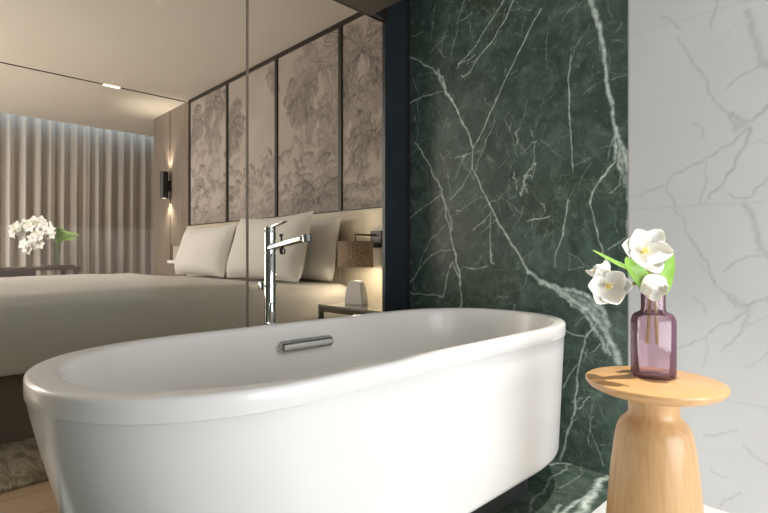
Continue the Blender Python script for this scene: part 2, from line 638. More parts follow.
gw([(404, 53), (418, 60), (432, 68), (437, 74), (443, 78), (446, 92), (452, 100)], (0.9, 1.9), 1.0)
gw([(438, 70), (440, 80), (446, 94)], 2.4, 0.8)
gw([(620, 140), (622, 160), (626, 185)], 4.0, 0.5)
gw([(592, 0), (600, 25)], 3.6, 0.45)
gw([(452, 100), (458, 112), (466, 128), (473, 148)], (1.5, 1.1), 1.0, 0.06)
gw([(473, 148), (472, 168), (481, 188), (489, 203), (497, 220), (512, 245), (528, 272)], (0.9, 1.6), 0.95, 0.05)
gw([(528, 272), (545, 283), (560, 292), (575, 302), (590, 313), (603, 328), (612, 345), (618, 362)], (2.2, 3.8), 0.95, 0.12)
gw([(540, 283), (556, 286), (574, 290), (590, 298), (602, 308), (608, 325)], (2.2, 3.0), 0.85, 0.14)
gw([(560, 295), (572, 306), (588, 318), (598, 335), (606, 352)], (2.0, 2.5), 0.75, 0.16)
gw([(556, 288), (568, 293), (588, 306), (600, 318), (608, 335)], (3.5, 5.5), 0.52, 0.10)
gw([(580, 298), (596, 312), (604, 326)], 5.5, 0.50, 0.10)
gw([(598, 300), (604, 320), (608, 342), (610, 355)], 1.6, 0.8, 0.14)
gw([(541, 9), (527, 35), (510, 70), (500, 92), (488, 118), (473, 148)], (0.75, 1.0), 1.0, 0.04)
gw([(510, 74), (518, 70)], 0.6, 0.6)
gw([(495, 120), (486, 140), (478, 160), (476, 170)], 0.65, 0.75)
gw([(472, 168), (462, 187), (450, 200)], 0.7, 0.85, 0.06)
gw([(471, 153), (455, 158)], 0.7, 0.85)
gw([(415, 143), (425, 158), (433, 175), (442, 190), (445, 205), (449, 225), (453, 245), (456, 262), (460, 278)], (1.0, 1.6), 0.95, 0.1)
gw([(440, 192), (446, 206), (452, 230)], 1.9, 0.6)
gw([(460, 278), (462, 300), (460, 308)], 1.2, 0.8)
gw([(415, 145), (418, 132), (414, 115)], 0.6, 0.55)
gw([(438, 150), (446, 165), (449, 185), (451, 200)], 0.7, 0.5)
gw([(408, 221), (420, 210), (440, 195)], (0.8, 0.7), 0.9, 0.05)
gw([(408, 284), (420, 268), (432, 255), (441, 250), (451, 250)], 0.85, 0.75)
gw([(419, 266), (430, 240), (445, 225)], 0.7, 0.75)
gw([(408, 292), (428, 295), (443, 297), (446, 282), (452, 262)], 1.1, 0.75)
gw([(453, 262), (458, 275), (461, 285)], 1.0, 0.8)
gw([(589, -8), (596, 15), (600, 28), (604, 50), (606, 70), (608, 90), (613, 110), (616, 130)], (2.8, 1.9), 0.95, 0.08)
gw([(586, -8), (592, 10), (597, 26)], 1.4, 0.9)
gw([(598, 20), (601, 32), (600, 50)], 1.0, 0.7)
gw([(616, 128), (620, 142), (625, 156), (628, 170)], (2.4, 2.8), 0.95, 0.1)
gw([(616, 130), (616, 148), (615, 162)], 2.2, 0.75)
gw([(620, 142), (618, 165), (622, 172)], 2.2, 0.65)
gw([(627, 150), (628, 190), (628, 226), (628, 250)], 2.0, 0.75, 0.08)
gw([(613, 138), (608, 160)], 0.7, 0.6)
gw([(615, 162), (605, 175), (597, 185), (590, 203)], (1.2, 1.4), 0.9, 0.08)
gw([(590, 203), (594, 220), (598, 238), (603, 256)], 0.9, 0.8, 0.08)
gw([(622, 170), (620, 185), (610, 193)], 0.9, 0.7)
gw([(628, 236), (618, 243), (608, 250)], 1.3, 0.5)
gw([(571, 55), (568, 80), (569, 110), (571, 140), (573, 173)], (1.0, 0.7), 0.85, 0.03)
gw([(582, 36), (575, 48), (571, 62)], 0.5, 0.6)
gw([(568, 200), (566, 215), (563, 235), (556, 252), (555, 268)], (1.1, 0.7), 0.85, 0.05)
gw([(527, 221), (538, 219), (550, 216)], 0.8, 0.85)
gw([(548, 32), (546, 45), (546, 68)], 0.5, 0.55)
gw([(516, 145), (515, 134), (520, 128)], 1.0, 0.8, 0.3)
gw([(524, 152), (537, 141)], 0.7, 0.7, 0.2)
gw([(530, 130), (535, 145), (535, 165), (532, 180)], 0.6, 0.7, 0.2)
gw([(536, 163), (531, 170), (524, 176), (522, 190), (521, 196)], 1.2, 0.75, 0.4)
gw([(514, 172), (517, 190)], 1.0, 0.7, 0.35)
gw([(531, 176), (525, 186), (527, 192)], 1.1, 0.75, 0.4)
gw([(540, 203), (545, 212)], 1.0, 0.6, 0.3)
gw([(538, 138), (552, 150), (566, 160)], 0.45, 0.5)
gw([(505, -2), (490, 22), (478, 42), (468, 55), (458, 64)], (1.0, 0.7), 0.85, 0.05)
gw([(515, -4), (505, 20), (492, 42), (480, 55), (470, 72), (463, 77), (461, 75)], (1.2, 0.9), 0.85, 0.06)
gw([(475, 55), (462, 62), (457, 68)], 0.9, 0.7, 0.2)
gw([(478, 58), (466, 64)], 0.7, 0.6, 0.2)
gw([(436, 3), (433, 20), (430, 42)], 0.6, 0.65, 0.05)
gw([(465, -2), (460, 14), (456, 24)], 0.65, 0.7)
gw([(456, 24), (466, 18), (472, 13)], 0.7, 0.7)
gw([(458, 30), (454, 42), (451, 55)], 0.7, 0.6)
gw([(448, 35), (440, 42), (430, 53)], 0.6, 0.65)
gw([(438, 48), (443, 57), (448, 57)], 0.6, 0.5)
gw([(413, 78), (419, 95)], 0.7, 0.6)
gw([(408, 105), (418, 99), (430, 95), (444, 92)], (1.3, 0.6), 0.8, 0.08)
gw([(419, 75), (434, 73)], 0.6, 0.5)
gw([(447, 118), (443, 130)], 0.7, 0.6)
gw([(473, 230), (484, 221), (491, 213)], 0.9, 0.75)
gw([(491, 211), (490, 235), (491, 258)], (0.6, 1.3), 0.75, 0.06)
gw([(492, 255), (494, 264)], 1.6, 0.7, 0.3)
gw([(463, 266), (476, 269), (488, 266)], 0.8, 0.7)
gw([(462, 210), (475, 200), (488, 196)], 0.7, 0.6)
gw([(456, 210), (462, 211)], 0.9, 0.7)
gw([(503, 140), (512, 160), (508, 190), (498, 198)], 0.4, 0.5)
gw([(505, 120), (513, 140), (518, 158)], 0.6, 0.5)
gw([(562, 329), (572, 334), (584, 336)], 0.9, 0.75)
gw([(597, 322), (590, 332), (585, 338), (582, 352), (577, 380), (575, 400), (571, 425), (565, 445), (560, 462)], (1.2, 1.5), 0.8, 0.08)
gw([(563, 388), (570, 374), (580, 364)], 0.8, 0.7)
gw([(575, 408), (586, 400), (590, 397)], 1.0, 0.7, 0.2)
gw([(572, 402), (582, 398)], 1.2, 0.5, 0.3)
gw([(590, 430), (598, 450), (603, 466)], 0.7, 0.5)
gw([(592, 352), (600, 344)], 0.7, 0.7)
for _ in range(320):     # faint short veinlets over the whole slab
    a = RNG.uniform(GX, EX); b = RNG.uniform(0.05, AC)
    th = RNG.choice([R(62), R(-55), R(20), R(80)]) + RNG.normal(0, 0.3)
    l = RNG.uniform(0.03, 0.13)
    g.line([(a, b), (a + l * math.cos(th), b + l * math.sin(th))], RNG.uniform(0.0018, 0.0036), RNG.uniform(0.18, 0.42), 0.12, 3)
wg = g.mesh('wall_back', lambda a, b: (a, np.full_like(a, WY), b), lambda a, b: (a, np.full_like(a, WY + 0.10), b), M['green'])
tag(wg, kind='structure')

# ---- white marble wall
h = Field(EX + 0.004, 1.6, 0.0, AC, 0.0048)


def ww(pts, wpx, s=0.5, jag=0.13, lev=3):
    s = s * 1.05
    P = [on_y(x, y, WY) for x, y in pts]
    k = 0.0029
    w = tuple(a * k for a in wpx) if isinstance(wpx, tuple) else wpx * k
    h.line(P, w, s, jag, lev)


ww([(662, 18), (672, 21), (681, 28)], 1.0, 0.5)
ww([(678, 38), (686, 50), (698, 68), (706, 78), (708, 90), (718, 105), (728, 113), (740, 118)], 1.1, 0.5)
ww([(717, -4), (715, 12), (711, 26)], 1.3, 0.4)
ww([(747, 12), (752, 30), (757, 45), (760, 60), (767, 66)], (3.0, 3.0), 0.42)
ww([(768, 62), (752, 70), (738, 78), (726, 89)], 1.1, 0.5)
ww([(775, 100), (762, 113), (750, 122), (740, 121), (732, 113)], 1.6, 0.5)
ww([(740, 118), (737, 128), (748, 122)], 4.0, 0.3)
ww([(728, 112), (733, 122), (735, 130)], 1.1, 0.5)
ww([(628, 197), (650, 190), (666, 184), (680, 172), (692, 165), (703, 160), (718, 151), (735, 141), (748, 128)], (0.8, 1.5), 0.5)
ww([(667, 185), (672, 198), (674, 210), (684, 218), (690, 238)], 0.9, 0.45)
ww([(706, 162), (707, 178), (702, 195), (700, 204)], 1.0, 0.45)
ww([(750, 128), (744, 148), (735, 165), (722, 185), (710, 193), (706, 203)], (1.9, 1.0), 0.5)
ww([(768, 145), (760, 140), (755, 143), (745, 146)], 0.7, 0.35)
ww([(775, 172), (762, 185), (750, 197), (738, 198), (728, 193)], 1.0, 0.45)
ww([(692, 122), (703, 130), (704, 138)], 0.9, 0.4)
ww([(744, 204), (752, 215), (757, 232), (762, 250), (768, 256)], (2.6, 3.0), 0.42)
ww([(768, 252), (750, 256), (735, 262), (724, 271)], 1.0, 0.45)
ww([(690, 238), (699, 252), (708, 262), (710, 275), (716, 286), (728, 295), (736, 308)], 1.1, 0.5)
ww([(696, 262), (705, 272)], 0.8, 0.35)
ww([(694, 297), (703, 305), (705, 314)], 0.9, 0.4)
ww([(775, 290), (762, 300), (750, 305), (738, 304), (730, 294)], 1.6, 0.45)
ww([(738, 303), (748, 308)], 4.0, 0.28)
ww([(748, 311), (742, 325), (734, 340), (722, 352)], (1.6, 0.9), 0.45)
ww([(748, 311), (732, 322), (715, 328), (700, 340), (682, 346), (668, 352)], (1.4, 0.8), 0.45)
ww([(706, 336), (707, 352), (703, 368)], 0.8, 0.4)
ww([(768, 352), (756, 362), (745, 368)], 0.9, 0.4)
ww([(768, 316), (758, 320), (745, 330)], 0.7, 0.35)
ww([(704, 435), (714, 436), (726, 433), (737, 429)], 1.1, 0.45)
ww([(743, 445), (752, 455), (762, 461), (772, 466)], 1.0, 0.5)
ww([(711, 470), (717, 474), (728, 478)], 0.9, 0.35)
ww([(720, 506), (725, 500), (733, 498), (740, 493)], 1.2, 0.45)
ww([(780, 340), (800, 300), (830, 260), (860, 180)], 1.5, 0.45)
for zs in (0.368, 1.018, 1.668, 2.318):     # thin tile joints
    h.line([(EX, zs), (1.6, zs)], 0.0032, 0.22, 0.0, 1)
for _ in range(40):
    a = RNG.uniform(EX, 1.5); b = RNG.uniform(0.05, AC)
    th = RNG.choice([R(50), R(-60)]) + RNG.normal(0, 0.4)
    l = RNG.uniform(0.03, 0.12)
    h.line([(a, b), (a + l * math.cos(th), b + l * math.sin(th))], 0.003, 0.14, 0.3, 3)
wh = h.mesh('wall_back_white', lambda a, b: (a, np.full_like(a, WY), b), lambda a, b: (a, np.full_like(a, WY + 0.10), b), M['wmarble'])
tag(wh, kind='structure')
struct('trim_1', bx(EX, EX + 0.004, WY - 0.002, WY + 0.05, 0, AC), M['grey'], smooth=False)

# ---- green marble floor
f = Field(GX + 0.02, -0.71, -1.6, WY, 0.006)


def gf(pts, w, s=0.85, jag=0.12):
    f.line([on_z(x, y, 0) for x, y in pts], w, s, jag)


gf([(612, 474), (600, 480), (594, 492), (586, 502), (578, 514), (566, 530), (540, 560)], (0.012, 0.016), 0.95, 0.1)
gf([(598, 486), (588, 496), (572, 506), (560, 514), (540, 524)], (0.008, 0.006), 0.85)
gf([(550, 465), (560, 463), (571, 464)], 0.006, 0.7)
gf([(570, 462), (556, 475), (545, 492), (530, 512)], 0.005, 0.5)
gf([(582, 466), (574, 480), (560, 488)], 0.004, 0.4)
gf([(590, 500), (582, 515), (574, 530)], 0.010, 0.75)
gf([(560, 505), (556, 515), (548, 530)], 0.006, 0.6)
for _ in range(150):
    a = RNG.uniform(GX, -0.71); b = RNG.uniform(-1.5, WY)
    th = RNG.uniform(0, 3.14)
    l = RNG.uniform(0.05, 0.3)
    f.line([(a, b), (a + l * math.cos(th), b + l * math.sin(th))], RNG.uniform(0.002, 0.005), RNG.uniform(0.2, 0.5), 0.25, 3)
fl = f.mesh('floor_green', lambda a, b: (a, b, np.zeros_like(a)), lambda a, b: (a, b, np.full_like(a, -0.06)), M['green'])
tag(fl, kind='structure')

struct('floor', bx(-0.71, 1.6, -1.6, WY, -0.06, 0.0), M['wfloor'], smooth=False)
struct('floor_bedroom', bx(-8.25, GX - 0.02, -2.7, 3.25, -0.06, 0.0), M['planks'], smooth=False)
struct('ceiling_bathroom', bx(GX + 0.001, 1.6, -1.6, WY, AC, AC + 0.06), M['bceil'], smooth=False)
struct('wall_right', bx(1.6, 1.7, -1.7, WY + 0.1, 0, AC), M['bwall'], smooth=False)
struct('wall_front', bx(GX, 1.6, -1.7, -1.6, 0, AC), M['gwall'], smooth=False)
# bedroom shell
bm = bx(-7.86, GX, -2.7, HY + 0.9, BC, BC + 0.3)
struct('ceiling', bm, M['ceil'], smooth=False)
struct('ceiling_pocket', bx(-8.25, -7.86, -2.7, HY + 0.9, BC + 0.24, BC + 0.30), M['bceil'], smooth=False)
struct('wall_headboard', bx(-6.83, GX + 0.1, HY + 0.04, HY + 0.9, 0, BC), M['wall'], smooth=False)
struct('wall_recess', bx(-8.25, -6.83, 3.15, 3.35, 0, BC + 0.24), M['wall'], smooth=False)
struct('wall_left', bx(-8.35, -8.25, -2.7, 3.35, 0, BC + 0.3), M['wall'], smooth=False)
struct('wall_bedroom_front', bx(-8.25, GX, -2.8, -2.7, 0, BC + 0.24), M['wall'], smooth=False)
struct('wall_return', bx(GX, GX + 0.1, WY + 0.1, HY + 0.04, 0, BC), M['wall'], smooth=False)
struct('wall_bedroom_right', bx(GX, GX + 0.1, -2.7, -1.7, 0, BC), M['wall'], smooth=False)

# glass partition, its dark jamb and header
struct('trim_2', bx(GX - 0.008, GX + 0.011, 1.795, WY, 0, BC), M['jamb'], smooth=False)
struct('trim_3', bx(GX + 0.010, GX + 0.014, WY - 0.022, WY - 0.001, 0, AC), M['black'], smooth=False)
struct('trim_4', bx(GX - 0.012, GX + 0.03, -1.7, 1.70, 2.035, BC), M['bulk'], smooth=False)
struct('trim_40', bx(GX - 0.012, GX + 0.03, 1.70, 1.795, 2.035, BC), M['black'], smooth=False)
struct('trim_41', bx(GX - 0.009, GX + 0.0115, 1.790, 1.7949, 0.012, 2.035), M['black'], smooth=False)
struct('trim_5', bx(GX + 0.03, -1.60, -1.6, 1.70, 2.035, AC), M['bulk'], smooth=False)
struct('window_1', bx(GX - 0.006, GX + 0.006, 1.026, 1.79, 0.0, 2.035), M['glass'], smooth=False)
struct('window_2', bx(GX - 0.006, GX + 0.006, -1.6, 1.022, 0.0, 2.035), M['glass'], smooth=False)
struct('trim_6', bx(GX - 0.0066, GX + 0.0066, 1.0216, 1.0264, 0.0, 2.035), M['silicone'], smooth=False)
struct('trim_7', bx(GX - 0.02, GX + 0.02, -1.6, 1.80, -0.01, 0.012), M['black'], smooth=False)

# ------------------------------------------------------------------ bathtub
CX, CY, HW, HL = -1.1460, 1.0420, 0.3620, 0.8610
N = 128


def ring_pts(hw, y0, y1, z, n=2.25, le=0.43, cx=CX):
    le = min(le, (y1 - y0) / 2)
    out = []
    for i in range(N):
        t = 2 * math.pi * (i + 0.5) / N
        c, s = math.cos(t), math.sin(t)
        x = math.copysign(abs(c) ** (2 / n), c) * hw
        u = abs(s) ** (2 / n) * le
        y = (y1 - le + u) if s > 0 else (y0 + le - u)
        out.append((cx + x, y, z))
    return out


def loft(bm, rings):
    vr = [[bm.verts.new(p) for p in r] for r in rings]
    for a, b in zip(vr, vr[1:]):
        for i in range(N):
            bm.faces.new((a[i], a[(i + 1) % N], b[(i + 1) % N], b[i]))
    return vr


RZ = 0.612
Y0, Y1 = CY - HL, CY + HL
tub = thing('bathtub', 'white freestanding oval bathtub with a tapered body on green marble floor', 'bathtub', (0, 0, 0))
bm = bmesh.new()
rings = []
ZB = 0.142
# outside: from the bottom up
ins = lambda t: (0.022 * t, 0.105 * t ** 1.15, 0.004 * t)     # side, near end, far end inset (t = 0 top, 1 bottom)


def orng(t, z, extra=0.0):
    s, a, b = ins(t)
    return ring_pts(HW - 0.0035 - s - extra, Y0 + 0.0035 + a + extra, Y1 - 0.0035 - b - extra, z)


rings.append(orng(1, ZB, 0.10))
for k in range(7):      # rounded lower edge
    a = k / 6 * math.pi / 2
    rings.append(orng(1, ZB + 0.022 * (1 - math.cos(a)), 0.022 * (1 - math.sin(a))))
for k in range(1, 12):
    t = 1 - k / 11
    rings.append(orng(t, ZB + 0.022 + (RZ - 0.047 - ZB - 0.022) * (k / 11)))
# the lip, proud of the body
rings.append(ring_pts(HW - 0.0025, Y0 + 0.0025, Y1 - 0.0025, RZ - 0.0455))
rings.append(ring_pts(HW - 0.0005, Y0 + 0.0005, Y1 - 0.0005, RZ - 0.043))
rings.append(ring_pts(HW, Y0, Y1, RZ - 0.025))
for k in range(0, 6):
    a = k / 5 * math.pi / 2
    e = 0.010 * (1 - math.cos(a))
    rings.append(ring_pts(HW - e, Y0 + e, Y1 - e, RZ - 0.010 * (1 - math.sin(a))))
# ledge and inside
rings.append(ring_pts(HW - 0.022, Y0 + 0.050, Y1 - 0.030, RZ))
for k in range(1, 5):
    a = k / 4 * math.pi / 2
    e = 0.022 + 0.012 * math.sin(a)
    rings.append(ring_pts(HW - e, Y0 + 0.050 + 0.016 * math.sin(a), Y1 - 0.030 - 0.010 * math.sin(a), RZ - 0.012 * (1 - math.cos(a))))
for k in range(1, 21):
    u = k / 20
    z = RZ - 0.012 - 0.40 * math.sin(u * math.pi / 2) ** 1.0
    s = 0.034 + 0.065 * u + 0.13 * u ** 5
    a = 0.066 + 0.19 * u + 0.20 * u ** 4
    b = 0.040 + 0.14 * u + 0.20 * u ** 4
    rings.append(ring_pts(HW - s, Y0 + a, Y1 - b, z, le=0.43 * (1 - 0.3 * u)))
vr = loft(bm, rings)
bm.faces.new(vr[0][::-1])
bm.faces.new(vr[-1])
body = obj('body', bm, M['tub'], tub)
bm = bmesh.new()
loft(bm, [ring_pts(HW - 0.145, Y0 + 0.24, Y1 - 0.14, 0.0, le=0.2), ring_pts(HW - 0.145, Y0 + 0.24, Y1 - 0.14, 0.1425, le=0.2)])
vsl = bm.verts[:]
bm.faces.new(vsl[:N][::-1]); bm.faces.new(vsl[N:])
obj('base', bm, M['base'], tub)
# overflow slot cover on the far inner side: chrome rounded bar in a recess frame
OX, OY, OZ = CX - HW + 0.050, 1.044, 0.535
bm = bmesh.new()


def slot_ring(dx, hl, hh, n=40):
    out = []
    for i in range(n):
        t = 2 * math.pi * i / n
        c, s = math.cos(t), math.sin(t)
        out.append(bm.verts.new((OX + dx, OY + math.copysign(hl - hh, c) * (1 if abs(c) > 1e-6 else 0) + c * hh, OZ + s * hh)))
    return out


rr = [slot_ring(-0.012, 0.118, 0.022), slot_ring(0.002, 0.118, 0.022), slot_ring(0.006, 0.115, 0.019), slot_ring(0.006, 0.112, 0.016), slot_ring(0.000, 0.109, 0.013)]
for a, b in zip(rr, rr[1:]):
    for i in range(40):
        bm.faces.new((a[i], a[(i + 1) % 40], b[(i + 1) % 40], b[i]))
bm.faces.new(rr[0]); bm.faces.new(rr[-1][::-1])
ov = obj('overflow_cover', bm, M['chrome'], tub)
bm = tube(bmesh.new(), [(OX + 0.004, OY - 0.102, OZ + 0.003), (OX + 0.004, OY + 0.102, OZ + 0.003)], 0.0125, 14)
obj('bar', bm, M['chrome'], ov)
bm = lathe(bmesh.new(), [(0.034, 0.196), (0.034, 0.2035), (0.028, 0.206)], 32, (CX, CY + 0.1))
obj('drain', bm, M['chrome'], tub)

# ------------------------------------------------------------------ floor mounted tub filler
FX, FY = -1.650, 1.013
fa = thing('tub_faucet', 'tall chrome floor-mounted bath filler with spout behind the tub', 'faucet', (FX, FY, 0))
obj('floor_flange', lathe(bmesh.new(), [(0.045, 0), (0.045, 0.008), (0.024, 0.012)], 40), M['chrome'], fa)
obj('column', lathe(bmesh.new(), [(0.021, 0.006), (0.021, 0.850), (0.0205, 0.853)], 40), M['chrome'], fa)
cart = obj('valve_body', lathe(bmesh.new(), [(0.0185, 0.853), (0.0185, 0.858), (0.021, 0.859), (0.021, 0.899), (0.019, 0.9), (0.019, 0.902), (0.0215, 0.903), (0.0215, 0.932), (0.0195, 0.9345), (0.0195, 0.936), (0.021, 0.938), (0.021, 0.950), (0.018, 0.954)], 40), M['chrome'], fa)
bm = bmesh.new()
box(bm, -0.004, 0.082, -0.0065, 0.0065, -0.004, 0.004, 0.003, 2)
obj('lever', bm, M['chrome'], fa, loc=(0.006, 0.004, 0.952), rot=(0, R(-14), R(8)))
bm = bmesh.new()
box(bm, -0.012, 0.225, -0.017, 0.017, -0.0095, 0.0095, 0.005, 3)
sp = obj('spout', bm, M['chrome'], fa, loc=(0.0, 0, 0.873), rot=(0, R(-8.2), 0))
bm = bmesh.new()
lathe(bm, [(0.0125, -0.014), (0.0150, -0.013), (0.0160, 0.010), (0.0145, 0.012)], 28, (0.236, 0))
nz = obj('nozzle', bm, M['chrome'], sp)
dv = obj('diverter_knob', lathe(bmesh.new(), [(0.0035, 0.012), (0.0035, 0.030), (0.0075, 0.034), (0.0065, 0.040)], 20, (0.082, 0)), M['chrome_dark'], sp)
obj('diverter_stem', lathe(bmesh.new(), [(0.008, -0.034), (0.0105, -0.028), (0.0115, -0.018), (0.005, -0.009)], 20, (0.082, 0)), M['chrome_dark'], sp)
obj('clamp_ring', lathe(bmesh.new(), [(0.0212, 0.728), (0.0235, 0.730), (0.0235, 0.736), (0.0212, 0.738)], 32), M['chrome'], fa)
hs = obj('hand_shower', tube(bmesh.new(), [(0.030, -0.012, 0.46), (0.030, -0.012, 0.60), (0.030, -0.012, 0.655), (0.030, -0.012, 0.672)], [0.0075, 0.009, 0.0105, 0.008], 16), M['chrome'], fa)
obj('shower_holder', bx(0.008, 0.040, -0.024, 0.0, 0.575, 0.60, 0.003), M['chrome'], fa)
bm = tube(bmesh.new(), smooth_line([(0.030, -0.012, 0.465), (0.032, -0.03, 0.36), (0.05, -0.06, 0.24), (0.048, -0.03, 0.17), (0.018, -0.01, 0.20)]), 0.005, 10)
obj('hose', bm, M['chrome'], fa)
obj('bracket', bx(-0.034, -0.019, -0.030, -0.014, 0.716, 0.748, 0.003), M['chrome'], fa)
obj('bracket_arm', bx(-0.036, -0.0185, -0.018, -0.004, 0.728, 0.736, 0.001), M['chrome'], fa)

# ------------------------------------------------------------------ side table
TX, TY = -0.433, 1.370
st = thing('side_table', 'round light oak side table with turned hourglass pedestal by the marble wall', 'table', (TX, TY, 0))
TZ = 0.536
prof = [(0.02, TZ - 0.034)]
prof = [(0.070, TZ - 0.0345), (0.120, TZ - 0.033), (0.150, TZ - 0.028), (0.170, TZ - 0.019), (0.1785, TZ - 0.010), (0.1795, TZ - 0.005), (0.178, TZ - 0.0015), (0.175, TZ)]
prof = [(r * 0.89, z) for r, z in prof]
obj('tabletop', lathe(bmesh.new(), prof, 96), M['oaktop'], st)
prof = [(0.135, 0.0), (0.138, 0.004), (0.137, 0.02), (0.131, 0.12), (0.1225, 0.22), (0.114, 0.31), (0.1075, 0.36), (0.101, 0.398), (0.096, 0.416), (0.088, 0.430), (0.077, 0.440), (0.069, 0.448), (0.0655, 0.457), (0.065, 0.468), (0.068, 0.482), (0.075, TZ - 0.0346)]
prof = [(r * 0.875, z) for r, z in prof]
obj('pedestal', lathe(bmesh.new(), prof, 96), M['oak'], st)

# ------------------------------------------------------------------ vase
VX, VY = -0.4455, 1.405
va = thing('bottle_vase', 'purple glass bottle vase holding white tulips on the side table', 'vase', (VX, VY, TZ))
outp = [(0.046, 0.0), (0.0535, 0.003), (0.0565, 0.010), (0.0565, 0.138), (0.0555, 0.148), (0.052, 0.157), (0.046, 0.163), (0.038, 0.1665), (0.032, 0.168), (0.029, 0.171), (0.028, 0.176), (0.028, 0.219), (0.029, 0.222), (0.031, 0.224), (0.031, 0.228)]
inp = [(0.027, 0.228), (0.0255, 0.220), (0.0255, 0.174), (0.030, 0.1655), (0.037, 0.164), (0.045, 0.160), (0.050, 0.153), (0.0535, 0.140), (0.0535, 0.018), (0.048, 0.010), (0.01, 0.008)]
outp = [(r * (0.91 if r > 0.035 else 1.0), z) for r, z in outp]; inp = [(r * (0.91 if r > 0.035 else 0.98), z) for r, z in inp]
bm = lathe(bmesh.new(), outp + inp, 72, sq=2.6, sy=0.86)
obj('glass_body', bm, M['purple'], va, rot=(0, 0, R(38)))


# ------------------------------------------------------------------ tulips
def pet(bm, c, q, length, width, curl, cup, flare=0.0, n=9, mseg=7, wav=0.0):
    """one cupped petal starting at c; q rotates +Z to the flower axis; grows outward along +X then up"""
    grid = []
    for i in range(n):
        t = i / (n - 1)
        # profile of the midline in local (r, z)
        ang = curl[0] + (curl[1] - curl[0]) * t
        if i == 0:
            r, z = 0.004, 0.0
        else:
            r += math.cos(ang) * length / (n - 1)
            z += math.sin(ang) * length / (n - 1)
        w = width * (math.sin(math.pi * min(t * 0.86 + 0.10, 1.0)) ** 0.6) * (1 - 0.12 * t)
        if t > 0.97: w *= 0.45
        row = []
        for j in range(mseg):
            s = (j / (mseg - 1) - 0.5) * 2
            y = s * w / 2
            inn = cup * (s * s) * w
            zz = z + wav * math.sin(s * 4 + t * 5) * t
            rr_ = r - inn * math.sin(ang) * 1.0
            zz += inn * math.cos(ang)
            row.append(bm.verts.new(c + q @ Vector((rr_, y, zz))))
        grid.append(row)
    for a, b in zip(grid, grid[1:]):
        for j in range(mseg - 1):
            bm.faces.new((a[j], a[j + 1], b[j + 1], b[j]))


def leaf_bm(pts, width, n_across=5, normal=Vector((0, 0, 1)), fold=0.25):
    bm = bmesh.new()
    pts = smooth_line(pts, 5)
    rows = []
    for i, p in enumerate(pts):
        t = i / (len(pts) - 1)
        d = (pts[min(i + 1, len(pts) - 1)] - pts[max(i - 1, 0)]).normalized()
        s = d.cross(normal).normalized()
        nn_ = s.cross(d)
        w = width * (max(math.sin(math.pi * (0.08 + 0.92 * t) ** 0.8), 0.0) ** 0.8) + 0.001
        rows.append([bm.verts.new(p + s * (k / (n_across - 1) - 0.5) * w + nn_ * abs(k / (n_across - 1) - 0.5) * w * fold) for k in range(n_across)])
    for a, b in zip(rows, rows[1:]):
        for j in range(n_across - 1):
            bm.faces.new((a[j], a[j + 1], b[j + 1], b[j]))
    return bm


def solid(o, th=0.0012, sub=1):
    s = o.modifiers.new('thick', 'SOLIDIFY'); s.thickness = th; s.offset = 0
    if sub:
        u = o.modifiers.new('sub', 'SUBSURF'); u.levels = sub; u.render_levels = sub
    return o


def ray_pt(x, y, depth):
    dx = x - 384.0
    return Vector((depth / F * (dx * CS - F * SN), depth / F * (dx * SN + F * CS), CH + (HZ - y) / F * depth))


CAMV = Vector((0, 0, CH))
neck = Vector((VX, VY, TZ + 0.215))


def tulip(label, px, depth, face, size, openness, seed, inner=(0.0, 0.0), leaves=(), npet=6, foot=None):
    rnd = random.Random(seed)
    c = ray_pt(px[0], px[1], depth)
    ax = Vector(face).normalized()
    base = c - ax * size * 0.38
    root = thing('tulip', label, 'flower', base, 0, 'white tulips in the purple vase')
    q = ax.to_track_quat('Z', 'Y').to_matrix()
    bm = bmesh.new()
    for k in range(npet):
        a = 2 * math.pi * k / npet + rnd.uniform(-0.15, 0.15) + seed
        qq = q @ Matrix.Rotation(a, 3, 'Z')
        o_ = openness * (1.0 if k % 2 == 0 else 0.82) + rnd.uniform(-0.06, 0.06)
        pet(bm, Vector((0, 0, 0)), qq, size * rnd.uniform(0.92, 1.08), size * rnd.uniform(0.88, 1.02), (R(15 - 10 * o_), R(112 - 75 * o_)), 0.30 * (1 - 0.4 * o_), wav=size * 0.055)
    b = obj('blossom', bm, M['petal'], root)
    solid(b, 0.0012, 1)
    bm = bmesh.new()
    for k in range(6):
        a = 2 * math.pi * k / 6
        p0 = q @ Vector((0.002 * math.cos(a), 0.002 * math.sin(a), 0.003))
        p1 = q @ Vector((0.0065 * math.cos(a), 0.0065 * math.sin(a), size * 0.36))
        tube(bm, [p0, p0.lerp(p1, 0.6), p1], [0.0010, 0.0022, 0.0026], 6)
    tube(bm, [Vector((0, 0, 0)), q @ Vector((0, 0, size * 0.34))], [0.0035, 0.003], 8)
    obj('stamens', bm, M['yellow'], root)
    n0 = neck - base + Vector((inner[0], inner[1], 0))
    ft = foot if foot else (inner[0] * 1.6, inner[1] * 1.6, -0.13)
    end = neck - base + Vector(ft)
    pts = smooth_line([Vector((0, 0, 0)), -ax * 0.03 + (n0 + ax * 0.03) * 0.25, n0 * 0.78 + Vector((0, 0, 0.02)), n0, n0 + Vector((0, 0, -0.04)), end])
    bm = tube(bmesh.new(), pts, 0.0042, 10)
    obj('stem', bm, M['stem'] if not leaves else M['stem'], root)
    for (lp, w, nrm) in leaves:
        lf = obj('leaf', leaf_bm([Vector(p) - base for p in lp], w, normal=Vector(nrm)), M['leaf'], root)
        solid(lf, 0.001, 1)
    return root


